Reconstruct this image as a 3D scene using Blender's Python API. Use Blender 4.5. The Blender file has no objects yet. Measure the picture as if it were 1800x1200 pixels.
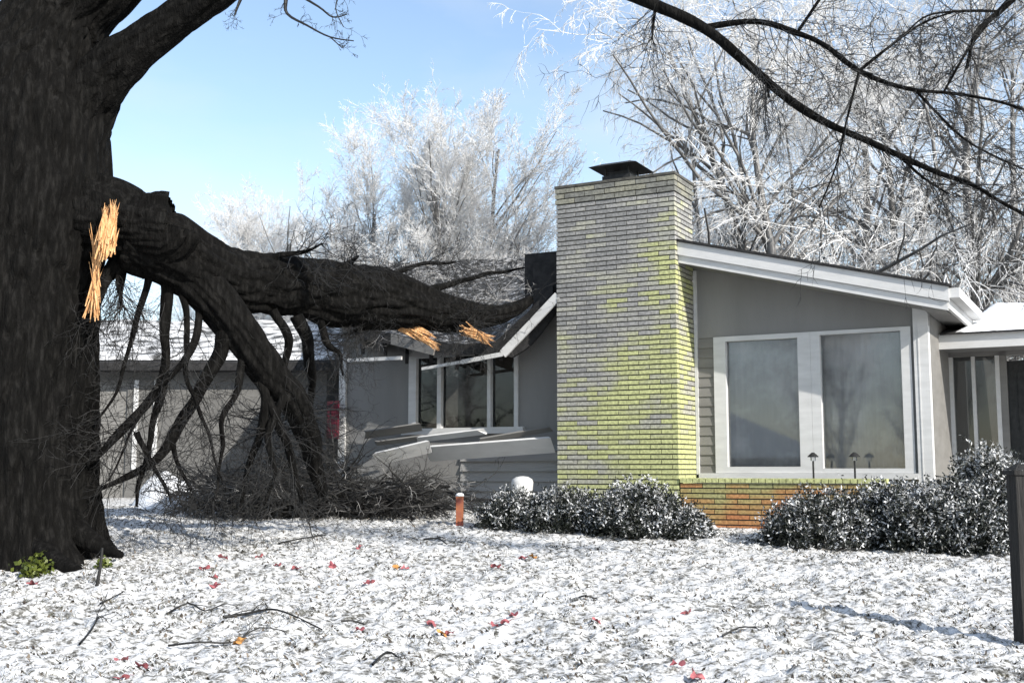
import bpy, math, random
import numpy as np
from mathutils import Vector, noise as mnoise
R = math.radians
random.seed(7); rng = np.random.default_rng(7)
scene = bpy.context.scene
COL = scene.collection

# ------------------------------------------------------------------ camera, sky, sun, exposure
TH = math.atan(.1125)                      # camera pitch; f = 2000 px on an 1800 px wide frame
CZ = 1.6
cam = bpy.data.cameras.new('camera'); cam.lens = 40; cam.sensor_width = 36
cam.clip_end = 3000
camo = bpy.data.objects.new('camera', cam); COL.objects.link(camo)
camo.location = (0, 0, CZ); camo.rotation_euler = (R(90) + TH, 0, 0)
scene.camera = camo
SUN_H = Vector((.664, -.748, 0)).normalized(); SUN_EL = R(30)
w = bpy.data.worlds.new('World'); scene.world = w; w.use_nodes = True
nt = w.node_tree; nt.nodes.clear()
sky = nt.nodes.new('ShaderNodeTexSky'); sky.sky_type = 'NISHITA'; sky.sun_disc = False
sky.sun_elevation = SUN_EL; sky.sun_rotation = math.atan2(SUN_H.x, SUN_H.y)
sky.air_density = 1.0; sky.dust_density = .5; sky.ozone_density = .5
tc = nt.nodes.new('ShaderNodeTexCoord')
mp = nt.nodes.new('ShaderNodeMapping'); mp.inputs['Scale'].default_value = (1.2, 1.2, 3.0)
mp.inputs['Location'].default_value = (.35, .2, .1)
nz = nt.nodes.new('ShaderNodeTexNoise'); nz.inputs['Scale'].default_value = 2.2; nz.inputs['Detail'].default_value = 7
rp = nt.nodes.new('ShaderNodeValToRGB'); rp.color_ramp.elements[0].position = .38; rp.color_ramp.elements[0].color = (.03, .03, .03, 1); rp.color_ramp.elements[1].position = .72
rp.color_ramp.elements[1].color = (.75, .75, .75, 1)
mx = nt.nodes.new('ShaderNodeMixRGB'); mx.inputs[2].default_value = (3.6, 3.9, 4.3, 1)
bg = nt.nodes.new('ShaderNodeBackground'); bg.inputs['Strength'].default_value = .15
wo = nt.nodes.new('ShaderNodeOutputWorld')
L = nt.links.new
L(tc.outputs['Generated'], mp.inputs[0]); L(mp.outputs[0], nz.inputs['Vector']); L(nz.outputs[0], rp.inputs[0])
L(rp.outputs[0], mx.inputs[0]); L(sky.outputs[0], mx.inputs[1]); L(mx.outputs[0], bg.inputs[0]); L(bg.outputs[0], wo.inputs[0])
sl = bpy.data.lights.new('sun', 'SUN'); sl.energy = 4.4; sl.angle = R(.5); sl.color = (1, .95, .87)
so = bpy.data.objects.new('sun', sl); COL.objects.link(so)
SUN = (SUN_H * math.cos(SUN_EL) + Vector((0, 0, math.sin(SUN_EL)))).normalized()
so.rotation_euler = SUN.to_track_quat('Z', 'Y').to_euler()
vs = scene.view_settings; vs.view_transform = 'Standard'; vs.look = 'None'; vs.gamma = 1; vs.exposure = .72

# ------------------------------------------------------------------ helpers
def ray(px, py):
    dx = (px - 900) / 2000; dz = (600 - py) / 2000
    return Vector((dx, math.cos(TH) - dz * math.sin(TH), dz * math.cos(TH) + math.sin(TH)))
def at(px, py, y):                          # world point at depth y
    d = ray(px, py); return Vector((0, 0, CZ)) + d * (y / d.y)
A = R(28.4)
AR = Vector((math.cos(A), -math.sin(A), 0)); AB = Vector((math.sin(A), math.cos(A), 0))
P0 = Vector((2.0, 14.2, .9374))
def F(px, py, v):                           # facade point in house coordinates (u, v, z)
    d = ray(px, py); t = (v + P0.dot(AB)) / d.dot(AB)
    p = Vector((0, 0, CZ)) + d * t - P0
    return Vector((p.dot(AR), v, p.z))
def HW(u, v, z): return P0 + AR * u + AB * v + Vector((0, 0, z))
def gz(x, y):
    y = np.asarray(y, float)
    z = np.where(y < 14.5, .0655 * y, .95 + .03 * (y - 14.5))
    z = np.where(y < -6, -.393, z); z = np.where(y > 45, 1.865, z)
    return z
def G(px, py):                              # point on the lawn under a pixel
    d = ray(px, py); y = (1.6) / (.0655 - d.z / d.y)
    if y > 14.5: y = (1.6 - .95 + .03 * 14.5) / (.03 - d.z / d.y)
    p = at(px, py, y); return p

def fast_mesh(name, V, polys_flat, starts, totals, smooth=False, mats=(), mi=None):
    me = bpy.data.meshes.new(name)
    V = np.asarray(V, np.float32)
    me.vertices.add(len(V)); me.vertices.foreach_set('co', V.ravel())
    me.loops.add(len(polys_flat)); me.loops.foreach_set('vertex_index', np.asarray(polys_flat, np.int32))
    me.polygons.add(len(starts)); me.polygons.foreach_set('loop_start', np.asarray(starts, np.int32))
    try: me.polygons.foreach_set('loop_total', np.asarray(totals, np.int32))
    except Exception: pass
    me.polygons.foreach_set('use_smooth', np.full(len(starts), bool(smooth)))
    for m in mats: me.materials.append(m)
    if mi is not None: me.polygons.foreach_set('material_index', np.asarray(mi, np.int32))
    me.update(calc_edges=True); me.validate()
    return me

class MB:
    def __init__(s): s.V = []; s.F = []; s.MI = []; s.m = 0
    def add(s, vs, fs):
        o = len(s.V); s.V += [tuple(v) for v in vs]
        for f in fs: s.F.append(tuple(o + i for i in f)); s.MI.append(s.m)
    def box(s, a, b):
        x0, y0, z0 = [min(a[i], b[i]) for i in range(3)]; x1, y1, z1 = [max(a[i], b[i]) for i in range(3)]
        s.add([(x0,y0,z0),(x1,y0,z0),(x1,y1,z0),(x0,y1,z0),(x0,y0,z1),(x1,y0,z1),(x1,y1,z1),(x0,y1,z1)],
              [(3,2,1,0),(4,5,6,7),(0,1,5,4),(1,2,6,5),(2,3,7,6),(3,0,4,7)])
    def prism(s, poly, v0, v1):             # polygon in (u, z) pushed along v
        n = len(poly)
        s.add([(p[0], v0, p[1]) for p in poly] + [(p[0], v1, p[1]) for p in poly],
              [tuple(range(n)), tuple(range(2*n-1, n-1, -1))] + [(i, n+i, n+(i+1) % n, (i+1) % n) for i in range(n)])
    def beam(s, a, b, w, h, up=Vector((0, 0, 1))):      # plank from a to b, w wide, h along up
        a = Vector(a); b = Vector(b); d = (b - a).normalized(); sd = d.cross(up).normalized(); u2 = sd.cross(d)
        o = [sd*(-w/2)+u2*(-h/2), sd*(w/2)+u2*(-h/2), sd*(w/2)+u2*(h/2), sd*(-w/2)+u2*(h/2)]
        s.add([a+q for q in o] + [b+q for q in o], [(3,2,1,0),(4,5,6,7),(0,1,5,4),(1,2,6,5),(2,3,7,6),(3,0,4,7)])
    def tube(s, pts, rad, n=8, cap=True, bump=None, seg=None):
        P, Rr = smooth_path(pts, rad, seg)
        rings = frames(P); o = len(s.V); k = len(P); al = 0.
        for i in range(k):
            a, b = rings[i]; al += (P[i]-P[i-1]).length if i else 0
            for j in range(n):
                th = 2*math.pi*j/n; r = Rr[i]
                q = P[i] + (a*math.cos(th) + b*math.sin(th)) * r
                if bump: q = q + (a*math.cos(th) + b*math.sin(th)) * bump(q, th, al, r) * r
                s.V.append(tuple(q))
        for i in range(k-1):
            for j in range(n):
                s.F.append((o+i*n+j, o+i*n+(j+1) % n, o+(i+1)*n+(j+1) % n, o+(i+1)*n+j)); s.MI.append(s.m)
        if cap:
            s.F.append(tuple(o+j for j in range(n-1, -1, -1))); s.MI.append(s.m)
            s.F.append(tuple(o+(k-1)*n+j for j in range(n))); s.MI.append(s.m)
    def lathe(s, prof, n=16, c=(0, 0, 0)):
        o = len(s.V); k = len(prof)
        for r, z in prof:
            for j in range(n): s.V.append((c[0]+r*math.cos(2*math.pi*j/n), c[1]+r*math.sin(2*math.pi*j/n), c[2]+z))
        for i in range(k-1):
            for j in range(n):
                s.F.append((o+i*n+j, o+i*n+(j+1) % n, o+(i+1)*n+(j+1) % n, o+(i+1)*n+j)); s.MI.append(s.m)
        s.F.append(tuple(o+j for j in range(n-1, -1, -1))); s.MI.append(s.m)
        s.F.append(tuple(o+(k-1)*n+j for j in range(n))); s.MI.append(s.m)
    def build(s, name, mats, parent=None, smooth=False):
        if not isinstance(mats, (list, tuple)): mats = [mats]
        fl = [i for f in s.F for i in f]; tot = [len(f) for f in s.F]; st = np.concatenate([[0], np.cumsum(tot)[:-1]])
        me = fast_mesh(name, s.V, fl, st, tot, smooth, mats, s.MI)
        return link(name, me, parent)
def link(name, me, parent=None):
    o = bpy.data.objects.new(name, me); COL.objects.link(o)
    if parent: o.parent = parent
    return o
def smooth_path(pts, rad, seg=None):
    P = [Vector(p) for p in pts]; n = len(P); k = seg or 4
    if n < 3: k = seg or 1
    oP, oR = [], []
    for i in range(n-1):
        p0 = P[max(i-1, 0)]; p1 = P[i]; p2 = P[i+1]; p3 = P[min(i+2, n-1)]
        for j in range(k):
            t = j/k
            q = .5*((2*p1) + (p2-p0)*t + (2*p0-5*p1+4*p2-p3)*t*t + (3*p1-p0-3*p2+p3)*t**3)
            oP.append(q); oR.append(rad[i]*(1-t) + rad[i+1]*t)
    oP.append(P[-1]); oR.append(rad[-1]); return oP, oR
def frames(P):
    out = []; t = (P[1]-P[0]).normalized()
    a = t.cross(Vector((0, 1, 0)) if abs(t.y) < .9 else Vector((1, 0, 0))).normalized(); b = t.cross(a)
    for i in range(len(P)):
        if i < len(P)-1: t2 = (P[i+1]-P[i])
        t2 = t2.normalized() if t2.length > 1e-9 else t
        a = (a - t2*a.dot(t2)).normalized(); b = t2.cross(a); t = t2; out.append((a, b))
    return out
def segs_mesh(name, S, mats, parent=None, n=3):         # many tapered twig segments as one mesh
    S = np.array(S, np.float64).reshape(-1, 8)
    p, q, r0, r1 = S[:, 0:3], S[:, 3:6], S[:, 6], S[:, 7]
    d = q-p; d /= np.maximum(np.linalg.norm(d, axis=1, keepdims=True), 1e-9)
    h = np.where(np.abs(d[:, 2:3]) < .9, np.array([[0, 0, 1.]]), np.array([[1., 0, 0]]))
    a = np.cross(d, h); a /= np.linalg.norm(a, axis=1, keepdims=True); b = np.cross(d, a)
    k = len(S); V = np.zeros((k, 2*n, 3))
    for j in range(n):
        t = 2*math.pi*j/n; o = a*math.cos(t) + b*math.sin(t)
        V[:, j] = p + o*r0[:, None]; V[:, n+j] = q + o*r1[:, None]
    fl = []
    for j in range(n): fl.append([j, (j+1) % n, n+(j+1) % n, n+j])
    fl = np.array(fl)[None] + (np.arange(k)*2*n)[:, None, None]
    m = k*n
    me = fast_mesh(name, V.reshape(-1, 3), fl.reshape(-1), np.arange(m)*4, np.full(m, 4), True, mats)
    return link(name, me, parent)
def tag(o, label=None, cat=None, group=None, kind=None):
    if label: o['label'] = label
    if cat: o['category'] = cat
    if group: o['group'] = group
    if kind: o['kind'] = kind
    return o
def empty(name, loc, rz=0):
    o = bpy.data.objects.new(name, None); COL.objects.link(o); o.location = loc; o.rotation_euler = (0, 0, rz)
    o.empty_display_size = .2; return o
def rv(s=1): return Vector((random.gauss(0, s), random.gauss(0, s), random.gauss(0, s)))

# ------------------------------------------------------------------ materials
def mat(name, stops, scale=5, rough=.8, bump=0, stretch=(1, 1, 1), detail=6, spec=.3, island=0, bscale=None, coord='Object', metal=0):
    """noise ramp through stops [(pos, colour)], optional bump and per-island value shift"""
    m = bpy.data.materials.new(name); m.use_nodes = True; t = m.node_tree; N = t.nodes.new; K = t.links.new
    b = t.nodes['Principled BSDF']; b.inputs['Roughness'].default_value = rough
    b.inputs['Specular IOR Level'].default_value = spec; b.inputs['Metallic'].default_value = metal
    c = N('ShaderNodeTexCoord'); mpn = N('ShaderNodeMapping'); mpn.inputs['Scale'].default_value = stretch
    K(c.outputs[coord], mpn.inputs[0])
    nz = N('ShaderNodeTexNoise'); nz.inputs['Scale'].default_value = scale; nz.inputs['Detail'].default_value = detail
    nz.inputs['Roughness'].default_value = .6
    K(mpn.outputs[0], nz.inputs['Vector'])
    rp = N('ShaderNodeValToRGB'); e = rp.color_ramp.elements
    while len(e) < len(stops): e.new(.5)
    for i, (p, cc) in enumerate(stops): e[i].position = p; e[i].color = (*cc, 1)
    fac = nz.outputs[0]
    if island:
        g = N('ShaderNodeNewGeometry'); ma = N('ShaderNodeMath'); ma.operation = 'MULTIPLY_ADD'
        ma.inputs[1].default_value = island; ma.inputs[2].default_value = -island/2
        ad = N('ShaderNodeMath'); ad.operation = 'ADD'
        K(g.outputs['Random Per Island'], ma.inputs[0]); K(ma.outputs[0], ad.inputs[0]); K(fac, ad.inputs[1]); fac = ad.outputs[0]
    K(fac, rp.inputs[0]); K(rp.outputs[0], b.inputs['Base Color'])
    if bump:
        n2 = N('ShaderNodeTexNoise'); n2.inputs['Scale'].default_value = bscale or scale*3; n2.inputs['Detail'].default_value = 6
        K(mpn.outputs[0], n2.inputs['Vector'])
        bp = N('ShaderNodeBump'); bp.inputs['Strength'].default_value = bump; bp.inputs['Distance'].default_value = .02
        K(n2.outputs[0], bp.inputs['Height']); K(bp.outputs[0], b.inputs['Normal'])
    return m
def g3(v, tint=(1, 1, 1)): return (v*tint[0], v*tint[1], v*tint[2])
M = {}
M['bark'] = mat('oak_bark', [(.3, (.0014, .0013, .0012)), (.5, (.004, .0038, .0035)), (.72, (.014, .0134, .0126))], 7, .9, 1.0, (3, 3, .7), bscale=16, spec=.10)
M['twig'] = mat('dark_twig', [(.3, (.004, .0037, .0034)), (.7, (.014, .0133, .0125))], 6, .6, spec=.5)
M['torn'] = mat('torn_wood', [(.3, (.40, .17, .06)), (.5, (.66, .36, .16)), (.7, (.80, .55, .30))], 9, .7, .8, (6, 6, .8))
M['ice'] = mat('iced_twig', [(.3, (.56, .555, .55)), (.7, (.80, .795, .79))], 1.5, .3, spec=.7)
M['icetrunk'] = mat('iced_trunk', [(.3, (.05, .048, .046)), (.7, (.17, .165, .16))], 4, .5, .4, spec=.5)
M['hedge'] = mat('thicket_twig', [(.3, (.10, .095, .09)), (.7, (.5, .49, .48))], 1.2, .5, spec=.5)
M['snow'] = mat('snow', [(.3, (.74, .76, .79)), (.7, (.86, .87, .89))], 6, .65, .5, spec=.3)
M['white'] = mat('white_paint', [(.3, (.50, .50, .495)), (.7, (.60, .60, .595))], 3, .55, .1, (1, 1, 4), bscale=40)
M['grey'] = mat('grey_panel', [(.3, (.19, .188, .183)), (.7, (.235, .232, .225))], 2, .75, .2, (1, 1, .2), bscale=60)
M['siding'] = mat('grey_siding', [(.3, (.155, .15, .142)), (.7, (.205, .20, .19))], 3, .65, .1, (.3, 1, 3), bscale=50)
M['dark'] = mat('dark_roofing', [(.3, (.012, .012, .013)), (.7, (.035, .034, .034))], 8, .9, .5)
M['room'] = mat('dim_interior', [(.3, (.03, .03, .03)), (.7, (.06, .058, .055))], 1.5, .9)
M['curtain'] = mat('net_curtain', [(.40, (.42, .42, .414)), (.60, (.68, .677, .67))], 1.7, .9, 0, (1.0, 1, 1.0))  # pale blotches in the colour imitate reflections in the panes
M['metal'] = mat('black_metal', [(.3, (.015, .016, .016)), (.7, (.04, .04, .04))], 10, .55, .2, metal=.3)
M['mortar'] = mat('mortar', [(.3, (.05, .048, .042)), (.7, (.10, .097, .085))], 12, .95, .4)
def brick_mat(name, cols, gu_=0, gz_=0, off_=-.74):
    m = bpy.data.materials.new(name); m.use_nodes = True; t = m.node_tree; N = t.nodes.new; K = t.links.new
    b = t.nodes['Principled BSDF']; b.inputs['Roughness'].default_value = .85; b.inputs['Specular IOR Level'].default_value = .2
    g = N('ShaderNodeNewGeometry'); c = N('ShaderNodeTexCoord')
    big = N('ShaderNodeTexNoise'); big.inputs['Scale'].default_value = 1.1; big.inputs['Detail'].default_value = 3; K(c.outputs['Object'], big.inputs['Vector'])
    ad = N('ShaderNodeMath'); ad.operation = 'MULTIPLY_ADD'; ad.inputs[1].default_value = .58; K(g.outputs['Random Per Island'], ad.inputs[0])
    m2 = N('ShaderNodeMath'); m2.operation = 'MULTIPLY_ADD'; m2.inputs[1].default_value = 2.0; m2.inputs[2].default_value = off_
    K(big.outputs[0], m2.inputs[0])
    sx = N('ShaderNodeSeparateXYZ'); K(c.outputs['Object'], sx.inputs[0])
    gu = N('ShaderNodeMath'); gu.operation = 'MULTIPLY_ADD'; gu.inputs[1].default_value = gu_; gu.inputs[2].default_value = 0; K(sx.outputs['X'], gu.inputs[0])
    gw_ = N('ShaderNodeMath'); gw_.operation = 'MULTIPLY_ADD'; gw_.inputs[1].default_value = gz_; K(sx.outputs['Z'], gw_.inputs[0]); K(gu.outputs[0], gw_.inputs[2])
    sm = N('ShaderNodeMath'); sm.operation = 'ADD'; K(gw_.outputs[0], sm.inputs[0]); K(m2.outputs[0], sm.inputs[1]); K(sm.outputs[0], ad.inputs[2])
    rp = N('ShaderNodeValToRGB'); e = rp.color_ramp.elements
    while len(e) < len(cols): e.new(.5)
    for i, cc in enumerate(cols): e[i].position = i/(len(cols)-1); e[i].color = (*cc, 1)
    K(ad.outputs[0], rp.inputs[0])
    fn = N('ShaderNodeTexNoise'); fn.inputs['Scale'].default_value = 28; fn.inputs['Detail'].default_value = 8; K(c.outputs['Object'], fn.inputs['Vector'])
    r2 = N('ShaderNodeValToRGB'); r2.color_ramp.elements[0].position = .3; r2.color_ramp.elements[0].color = (.62, .62, .62, 1)
    r2.color_ramp.elements[1].position = .65; r2.color_ramp.elements[1].color = (1.12, 1.12, 1.12, 1); K(fn.outputs[0], r2.inputs[0])
    mu = N('ShaderNodeMixRGB'); mu.blend_type = 'MULTIPLY'; mu.inputs[0].default_value = 1
    K(rp.outputs[0], mu.inputs[1]); K(r2.outputs[0], mu.inputs[2]); K(mu.outputs[0], b.inputs['Base Color'])
    bp = N('ShaderNodeBump'); bp.inputs['Strength'].default_value = .7; bp.inputs['Distance'].default_value = .006
    K(fn.outputs[0], bp.inputs['Height']); K(bp.outputs[0], b.inputs['Normal'])
    return m
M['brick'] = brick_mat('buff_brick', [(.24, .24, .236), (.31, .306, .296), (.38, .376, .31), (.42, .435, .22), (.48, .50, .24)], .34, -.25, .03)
M['soot'] = brick_mat('sooty_brick', [(.13, .13, .125), (.20, .20, .18), (.30, .29, .22)])
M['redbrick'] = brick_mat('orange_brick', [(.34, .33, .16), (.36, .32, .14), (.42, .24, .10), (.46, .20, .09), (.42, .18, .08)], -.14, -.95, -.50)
def glass_mat(name, tint, mixv, rough=.03):
    m = bpy.data.materials.new(name); m.use_nodes = True; t = m.node_tree; N = t.nodes.new; K = t.links.new
    t.nodes.remove(t.nodes['Principled BSDF']); out = t.nodes['Material Output']
    tr = N('ShaderNodeBsdfTransparent'); tr.inputs[0].default_value = (*tint, 1)
    gl = N('ShaderNodeBsdfGlossy'); gl.inputs['Roughness'].default_value = rough; gl.inputs['Color'].default_value = (.9, .93, .95, 1)
    fr = N('ShaderNodeFresnel'); fr.inputs[0].default_value = 1.5
    ad = N('ShaderNodeMath'); ad.operation = 'ADD'; ad.inputs[1].default_value = mixv; K(fr.outputs[0], ad.inputs[0])
    mxs = N('ShaderNodeMixShader'); K(ad.outputs[0], mxs.inputs[0]); K(tr.outputs[0], mxs.inputs[1]); K(gl.outputs[0], mxs.inputs[2])
    K(mxs.outputs[0], out.inputs[0]); return m
M['glass'] = glass_mat('window_glass', (.88, .88, .88), .03)
M['glassdark'] = glass_mat('dark_window_glass', (.4, .4, .4), .0)

# ------------------------------------------------------------------ lawn (one sheet to the horizon)
def hash2(ix, iy, s):
    n = (ix.astype(np.int64)*374761393 + iy.astype(np.int64)*668265263 + s*974634777) & 0x7fffffff
    n = ((n ^ (n >> 13)) * 1274126177) & 0x7fffffff
    return ((n ^ (n >> 16)) & 0xffff) / 65535.
def vnoise(x, y, s):
    ix = np.floor(x); iy = np.floor(y); fx = x-ix; fy = y-iy; fx = fx*fx*(3-2*fx); fy = fy*fy*(3-2*fy)
    a = hash2(ix, iy, s); b = hash2(ix+1, iy, s); c = hash2(ix, iy+1, s); d = hash2(ix+1, iy+1, s)
    return (a*(1-fx)+b*fx)*(1-fy) + (c*(1-fx)+d*fx)*fy
def lumps(x, y):                            # frozen tufty turf, in metres
    h = (vnoise(x*1.1, y*1.1, 1)-.5)*.05 + (vnoise(x*6, y*6, 2)-.5)*.040 + (vnoise(x*14, y*14, 3)-.5)*.042 + (vnoise(x*31, y*31, 4)-.5)*.026
    return h
def ground_z(x, y): return float(gz(x, y) + lumps(np.array([x]), np.array([y]))[0])
xs = np.concatenate([-np.geomspace(900, 10, 26), np.arange(-9.5, 10.51, .028), np.geomspace(11, 900, 26)])
ys = np.concatenate([-np.geomspace(900, 8, 18), np.arange(-6, 4.6, .8), np.arange(4.7, 18.4, .034), np.geomspace(18.6, 1200, 40)])
X, Y = np.meshgrid(xs, ys); fade = np.clip((X+9.5)/1, 0, 1)*np.clip((10.5-X)/1, 0, 1)*np.clip((Y-4.7)/1, 0, 1)*np.clip((18.4-Y)/1, 0, 1)
LH = lumps(X, Y)*fade
Z = gz(X, Y) + LH
nx, ny = len(xs), len(ys)
idx = np.arange(nx*ny).reshape(ny, nx)
Q = np.stack([idx[:-1, :-1], idx[:-1, 1:], idx[1:, 1:], idx[1:, :-1]], -1).reshape(-1)
nq = (nx-1)*(ny-1)
M['lawn'] = mat('snowy_turf', [(.36, (.035, .033, .027)), (.445, (.17, .165, .15)), (.535, (.58, .58, .578)), (.8, (.74, .74, .735))], 17, .75, .5, (1, 1.1, 1), detail=9, bscale=60, spec=.25)
me = fast_mesh('lawn', np.stack([X, Y, Z], -1).reshape(-1, 3), Q, np.arange(nq)*4, np.full(nq, 4), True, [M['lawn']])
_t = M['lawn'].node_tree; _b = _t.nodes.new('ShaderNodeTexNoise'); _b.inputs['Scale'].default_value = 1.3; _b.inputs['Detail'].default_value = 4
_m = _t.nodes.new('ShaderNodeMath'); _m.operation = 'MULTIPLY_ADD'; _m.inputs[1].default_value = .16; _t.links.new(_b.outputs[0], _m.inputs[0])
_s = _t.nodes.new('ShaderNodeMath'); _s.operation = 'ADD'; _s.inputs[1].default_value = -.062; _t.links.new(_t.nodes['Noise Texture'].outputs[0], _s.inputs[0])
_t.links.new(_s.outputs[0], _m.inputs[2]); _t.links.new(_t.nodes['Texture Coordinate'].outputs['Object'], _b.inputs['Vector']); _t.links.new(_m.outputs[0], _t.nodes['Color Ramp'].inputs[0])
M['lawn'].node_tree.nodes['Noise Texture'].inputs['Roughness'].default_value = .72
tag(link('lawn', me), kind='structure')

def blades(name, n, x0, x1, y0, y1, hmin, hmax, wd, material, thr):
    x = rng.uniform(x0, x1, n); y = y0 + (y1-y0)*rng.uniform(0, 1, n)**1.25
    keep = vnoise(x*5.5, y*5.5, 11)*.6 + vnoise(x*15, y*15, 12)*.4 > thr
    keep &= np.abs(x) < .5*y + .6
    x, y = x[keep], y[keep]; n = len(x)
    z = gz(x, y) + lumps(x, y) - .006
    an = rng.uniform(0, 2*math.pi, n); h = rng.uniform(hmin, hmax, n); ln = rng.uniform(.3, 1.6, n)*h; wv = rng.uniform(.5, 1, n)*wd
    dx, dy = np.cos(an), np.sin(an)
    V = np.zeros((n, 4, 3))
    V[:, 0] = np.stack([x-dy*wv, y+dx*wv, z], -1); V[:, 1] = np.stack([x+dy*wv, y-dx*wv, z], -1)
    V[:, 2] = np.stack([x+dx*ln*.5+dy*wv*.8, y+dy*ln*.5-dx*wv*.8, z+h*.75], -1); V[:, 3] = np.stack([x+dx*ln, y+dy*ln, z+h], -1)
    fl = np.array([0, 1, 2, 3])[None] + (np.arange(n)*4)[:, None]
    me = fast_mesh(name, V.reshape(-1, 3), fl.reshape(-1), np.arange(n)*4, np.full(n, 4), False, [material])
    return link(name, me)
M['blade'] = mat('dry_grass_blade', [(.25, (.03, .032, .02)), (.5, (.09, .085, .06)), (.68, (.22, .21, .17)), (.8, (.7, .71, .72))], 3, .6, island=.5)
M['frost'] = mat('frosted_blade', [(.3, (.5, .51, .52)), (.7, (.85, .86, .88))], 3, .5, island=.3)
tag(blades('dry_grass', 150000, -9, 10, 5.6, 17, .010, .030, .0035, M['blade'], .53), 'dark dry grass blades poking through the thin snow', 'grass', kind='stuff')
tag(blades('frosted_grass', 60000, -9, 10, 5.6, 17, .01, .03, .0045, M['frost'], .45), 'white ice coated grass blades on the lawn', 'grass', kind='stuff')

M['litter'] = mat('leaf_litter', [(.2, (.02, .016, .012)), (.5, (.06, .05, .04)), (.8, (.16, .13, .10))], 3, .7, island=.7)
tag(blades('leaf_litter', 34000, -9, 10, 5.6, 17, .010, .032, .014, M['litter'], .50), 'small dark curled leaf scraps scattered in the thin snow', 'leaf litter', kind='stuff')
# ------------------------------------------------------------------ the house
house = empty('ranch_house', P0, -A)
tag(house, 'grey ranch house with a buff brick chimney and its left roof half crushed', 'house')
W = -1.598                                   # chimney left edge
def bricks(mb, u0, u1, v0, v1, z0, z1, face, bl=.29, bh=.063, gap=.011, off=0, hg=.016):
    """one face of running-bond bricks; face 'f' spans u, face 's' spans v"""
    n = int(round((z1-z0)/bh)); bh = (z1-z0)/n
    a0, a1 = (u0, u1) if face == 'f' else (v0, v1)
    for i in range(n):
        z = z0+i*bh; a = a0 - (bl/2 if (i+off) % 2 else 0)
        while a < a1-.005:
            s, e = max(a, a0), min(a+bl-gap, a1)
            if e-s > .02:
                j = random.uniform(-.0025, .0025)
                if face == 'f': mb.box((s, v0+j, z+hg/2), (e, v1, z+bh-hg/2))
                else: mb.box((u0, s, z+hg/2), (u1+j, e, z+bh-hg/2))
            a += bl
CT = 4.40
mb = MB()
bricks(mb, W, .07, 0, .09, -.15, CT-.22, 'f'); bricks(mb, -.02, .07, .10, .68, -.15, CT-.22, 's')
bricks(mb, W, W+.09, .10, .68, -.15, CT-.22, 's')
mb.m = 1
bricks(mb, W-.012, .082, -.012, .085, CT-.22, CT, 'f'); bricks(mb, -.02, .082, .095, .70, CT-.22, CT, 's', off=1)
mb.m = 2; mb.box((W+.012, .012, -.2), (.058, .68, CT-.004)); mb.box((W-.02, -.02, CT), (.09, .71, CT+.035))
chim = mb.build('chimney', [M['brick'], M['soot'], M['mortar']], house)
chim['label'] = 'wide buff brick chimney with raked joints'
c0 = F(1093, 300, .34)
mb = MB(); cu = c0.x
mb.box((cu-.2, .14, CT+.035), (cu+.2, .54, CT+.13)); mb.box((cu-.15, .19, CT+.13), (cu+.15, .49, CT+.19))
for su in (-.17, .15):
    for sv in (.16, .5): mb.box((cu+su, sv, CT+.13), (cu+su+.02, sv+.02, CT+.25))
mb.add([(cu-.34, .0, CT+.24), (cu+.34, .0, CT+.24), (cu+.34, .68, CT+.24), (cu-.34, .68, CT+.24), (cu-.2, .14, CT+.30), (cu+.2, .14, CT+.30), (cu+.2, .54, CT+.30), (cu-.2, .54, CT+.30)],
       [(3,2,1,0),(4,5,6,7),(0,1,5,4),(1,2,6,5),(2,3,7,6),(3,0,4,7)])
mb.build('chimney_cap', M['metal'], chim)

VW = .68
UR, UL = 2.97, -5.62
def roof_z(u): return 3.575 - .256*(u-.07)
# right front wall: gable panel, siding strip, frames
mb = MB(); mb.prism([(.072, 2.36), (UR, 2.36), (UR, roof_z(UR)-.1), (.072, roof_z(.07)-.1)], VW, VW+.14)
mb.box((2.768, VW, .55), (2.80, VW+.14, 2.36)); mb.box((.072, VW, -.2), (UR, VW+.14, .55))
mb.build('gable_panel', M['grey'], house)
def siding(mb, u0, u1, z0, z1, v, c=.125, lift=.016):
    z = z0
    while z < z1-.01:
        t = min(z+c, z1)
        mb.add([(u0, v-lift, z), (u1, v-lift, z), (u1, v-.001, t), (u0, v-.001, t), (u0, v+.01, z), (u1, v+.01, z)], [(0, 1, 2, 3), (4, 5, 1, 0), (0, 3, 4), (1, 5, 2)])
        z += c
mb = MB(); siding(mb, .115, .335, .60, 2.36, VW); mb.box((.115, VW+.012, .6), (.335, VW+.12, 2.36)); mb.build('siding_strip', M['siding'], house)
mb = MB(); mb.box((.074, VW-.03, .60), (.115, VW+.1, 3.25)); mb.build('trim_board', M['white'], house)
# picture windows
def window(u0, u1, z0, z1, v, fw, name='picture_window', gl='glass', fm='white', dep=.10, proud=.03):
    f = MB()
    f.box((u0, v-proud, z0), (u0+fw, v+dep, z1)); f.box((u1-fw, v-proud, z0), (u1, v+dep, z1))
    f.box((u0+fw, v-proud, z0), (u1-fw, v+dep, z0+fw*.5)); f.box((u0+fw, v-proud, z1-fw*.4), (u1-fw, v+dep, z1))
    fo = f.build(name, M[fm], house)
    p = MB(); p.box((u0+fw-.005, v+.045, z0+fw*.4), (u1-fw+.005, v+.05, z1-fw*.3)); p.build('pane', M[gl], fo)
    return fo
ua = F(1257, 700, VW).x; ub = F(1278, 700, VW).x; uc = F(1412, 700, VW).x; ud = F(1445, 700, VW).x; ue = F(1590, 700, VW).x; uf = 2.768
w1 = window(ua, uc+.11, .62, 2.36, VW, ub-ua); w1['label'] = 'left picture window with white frame'
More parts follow.
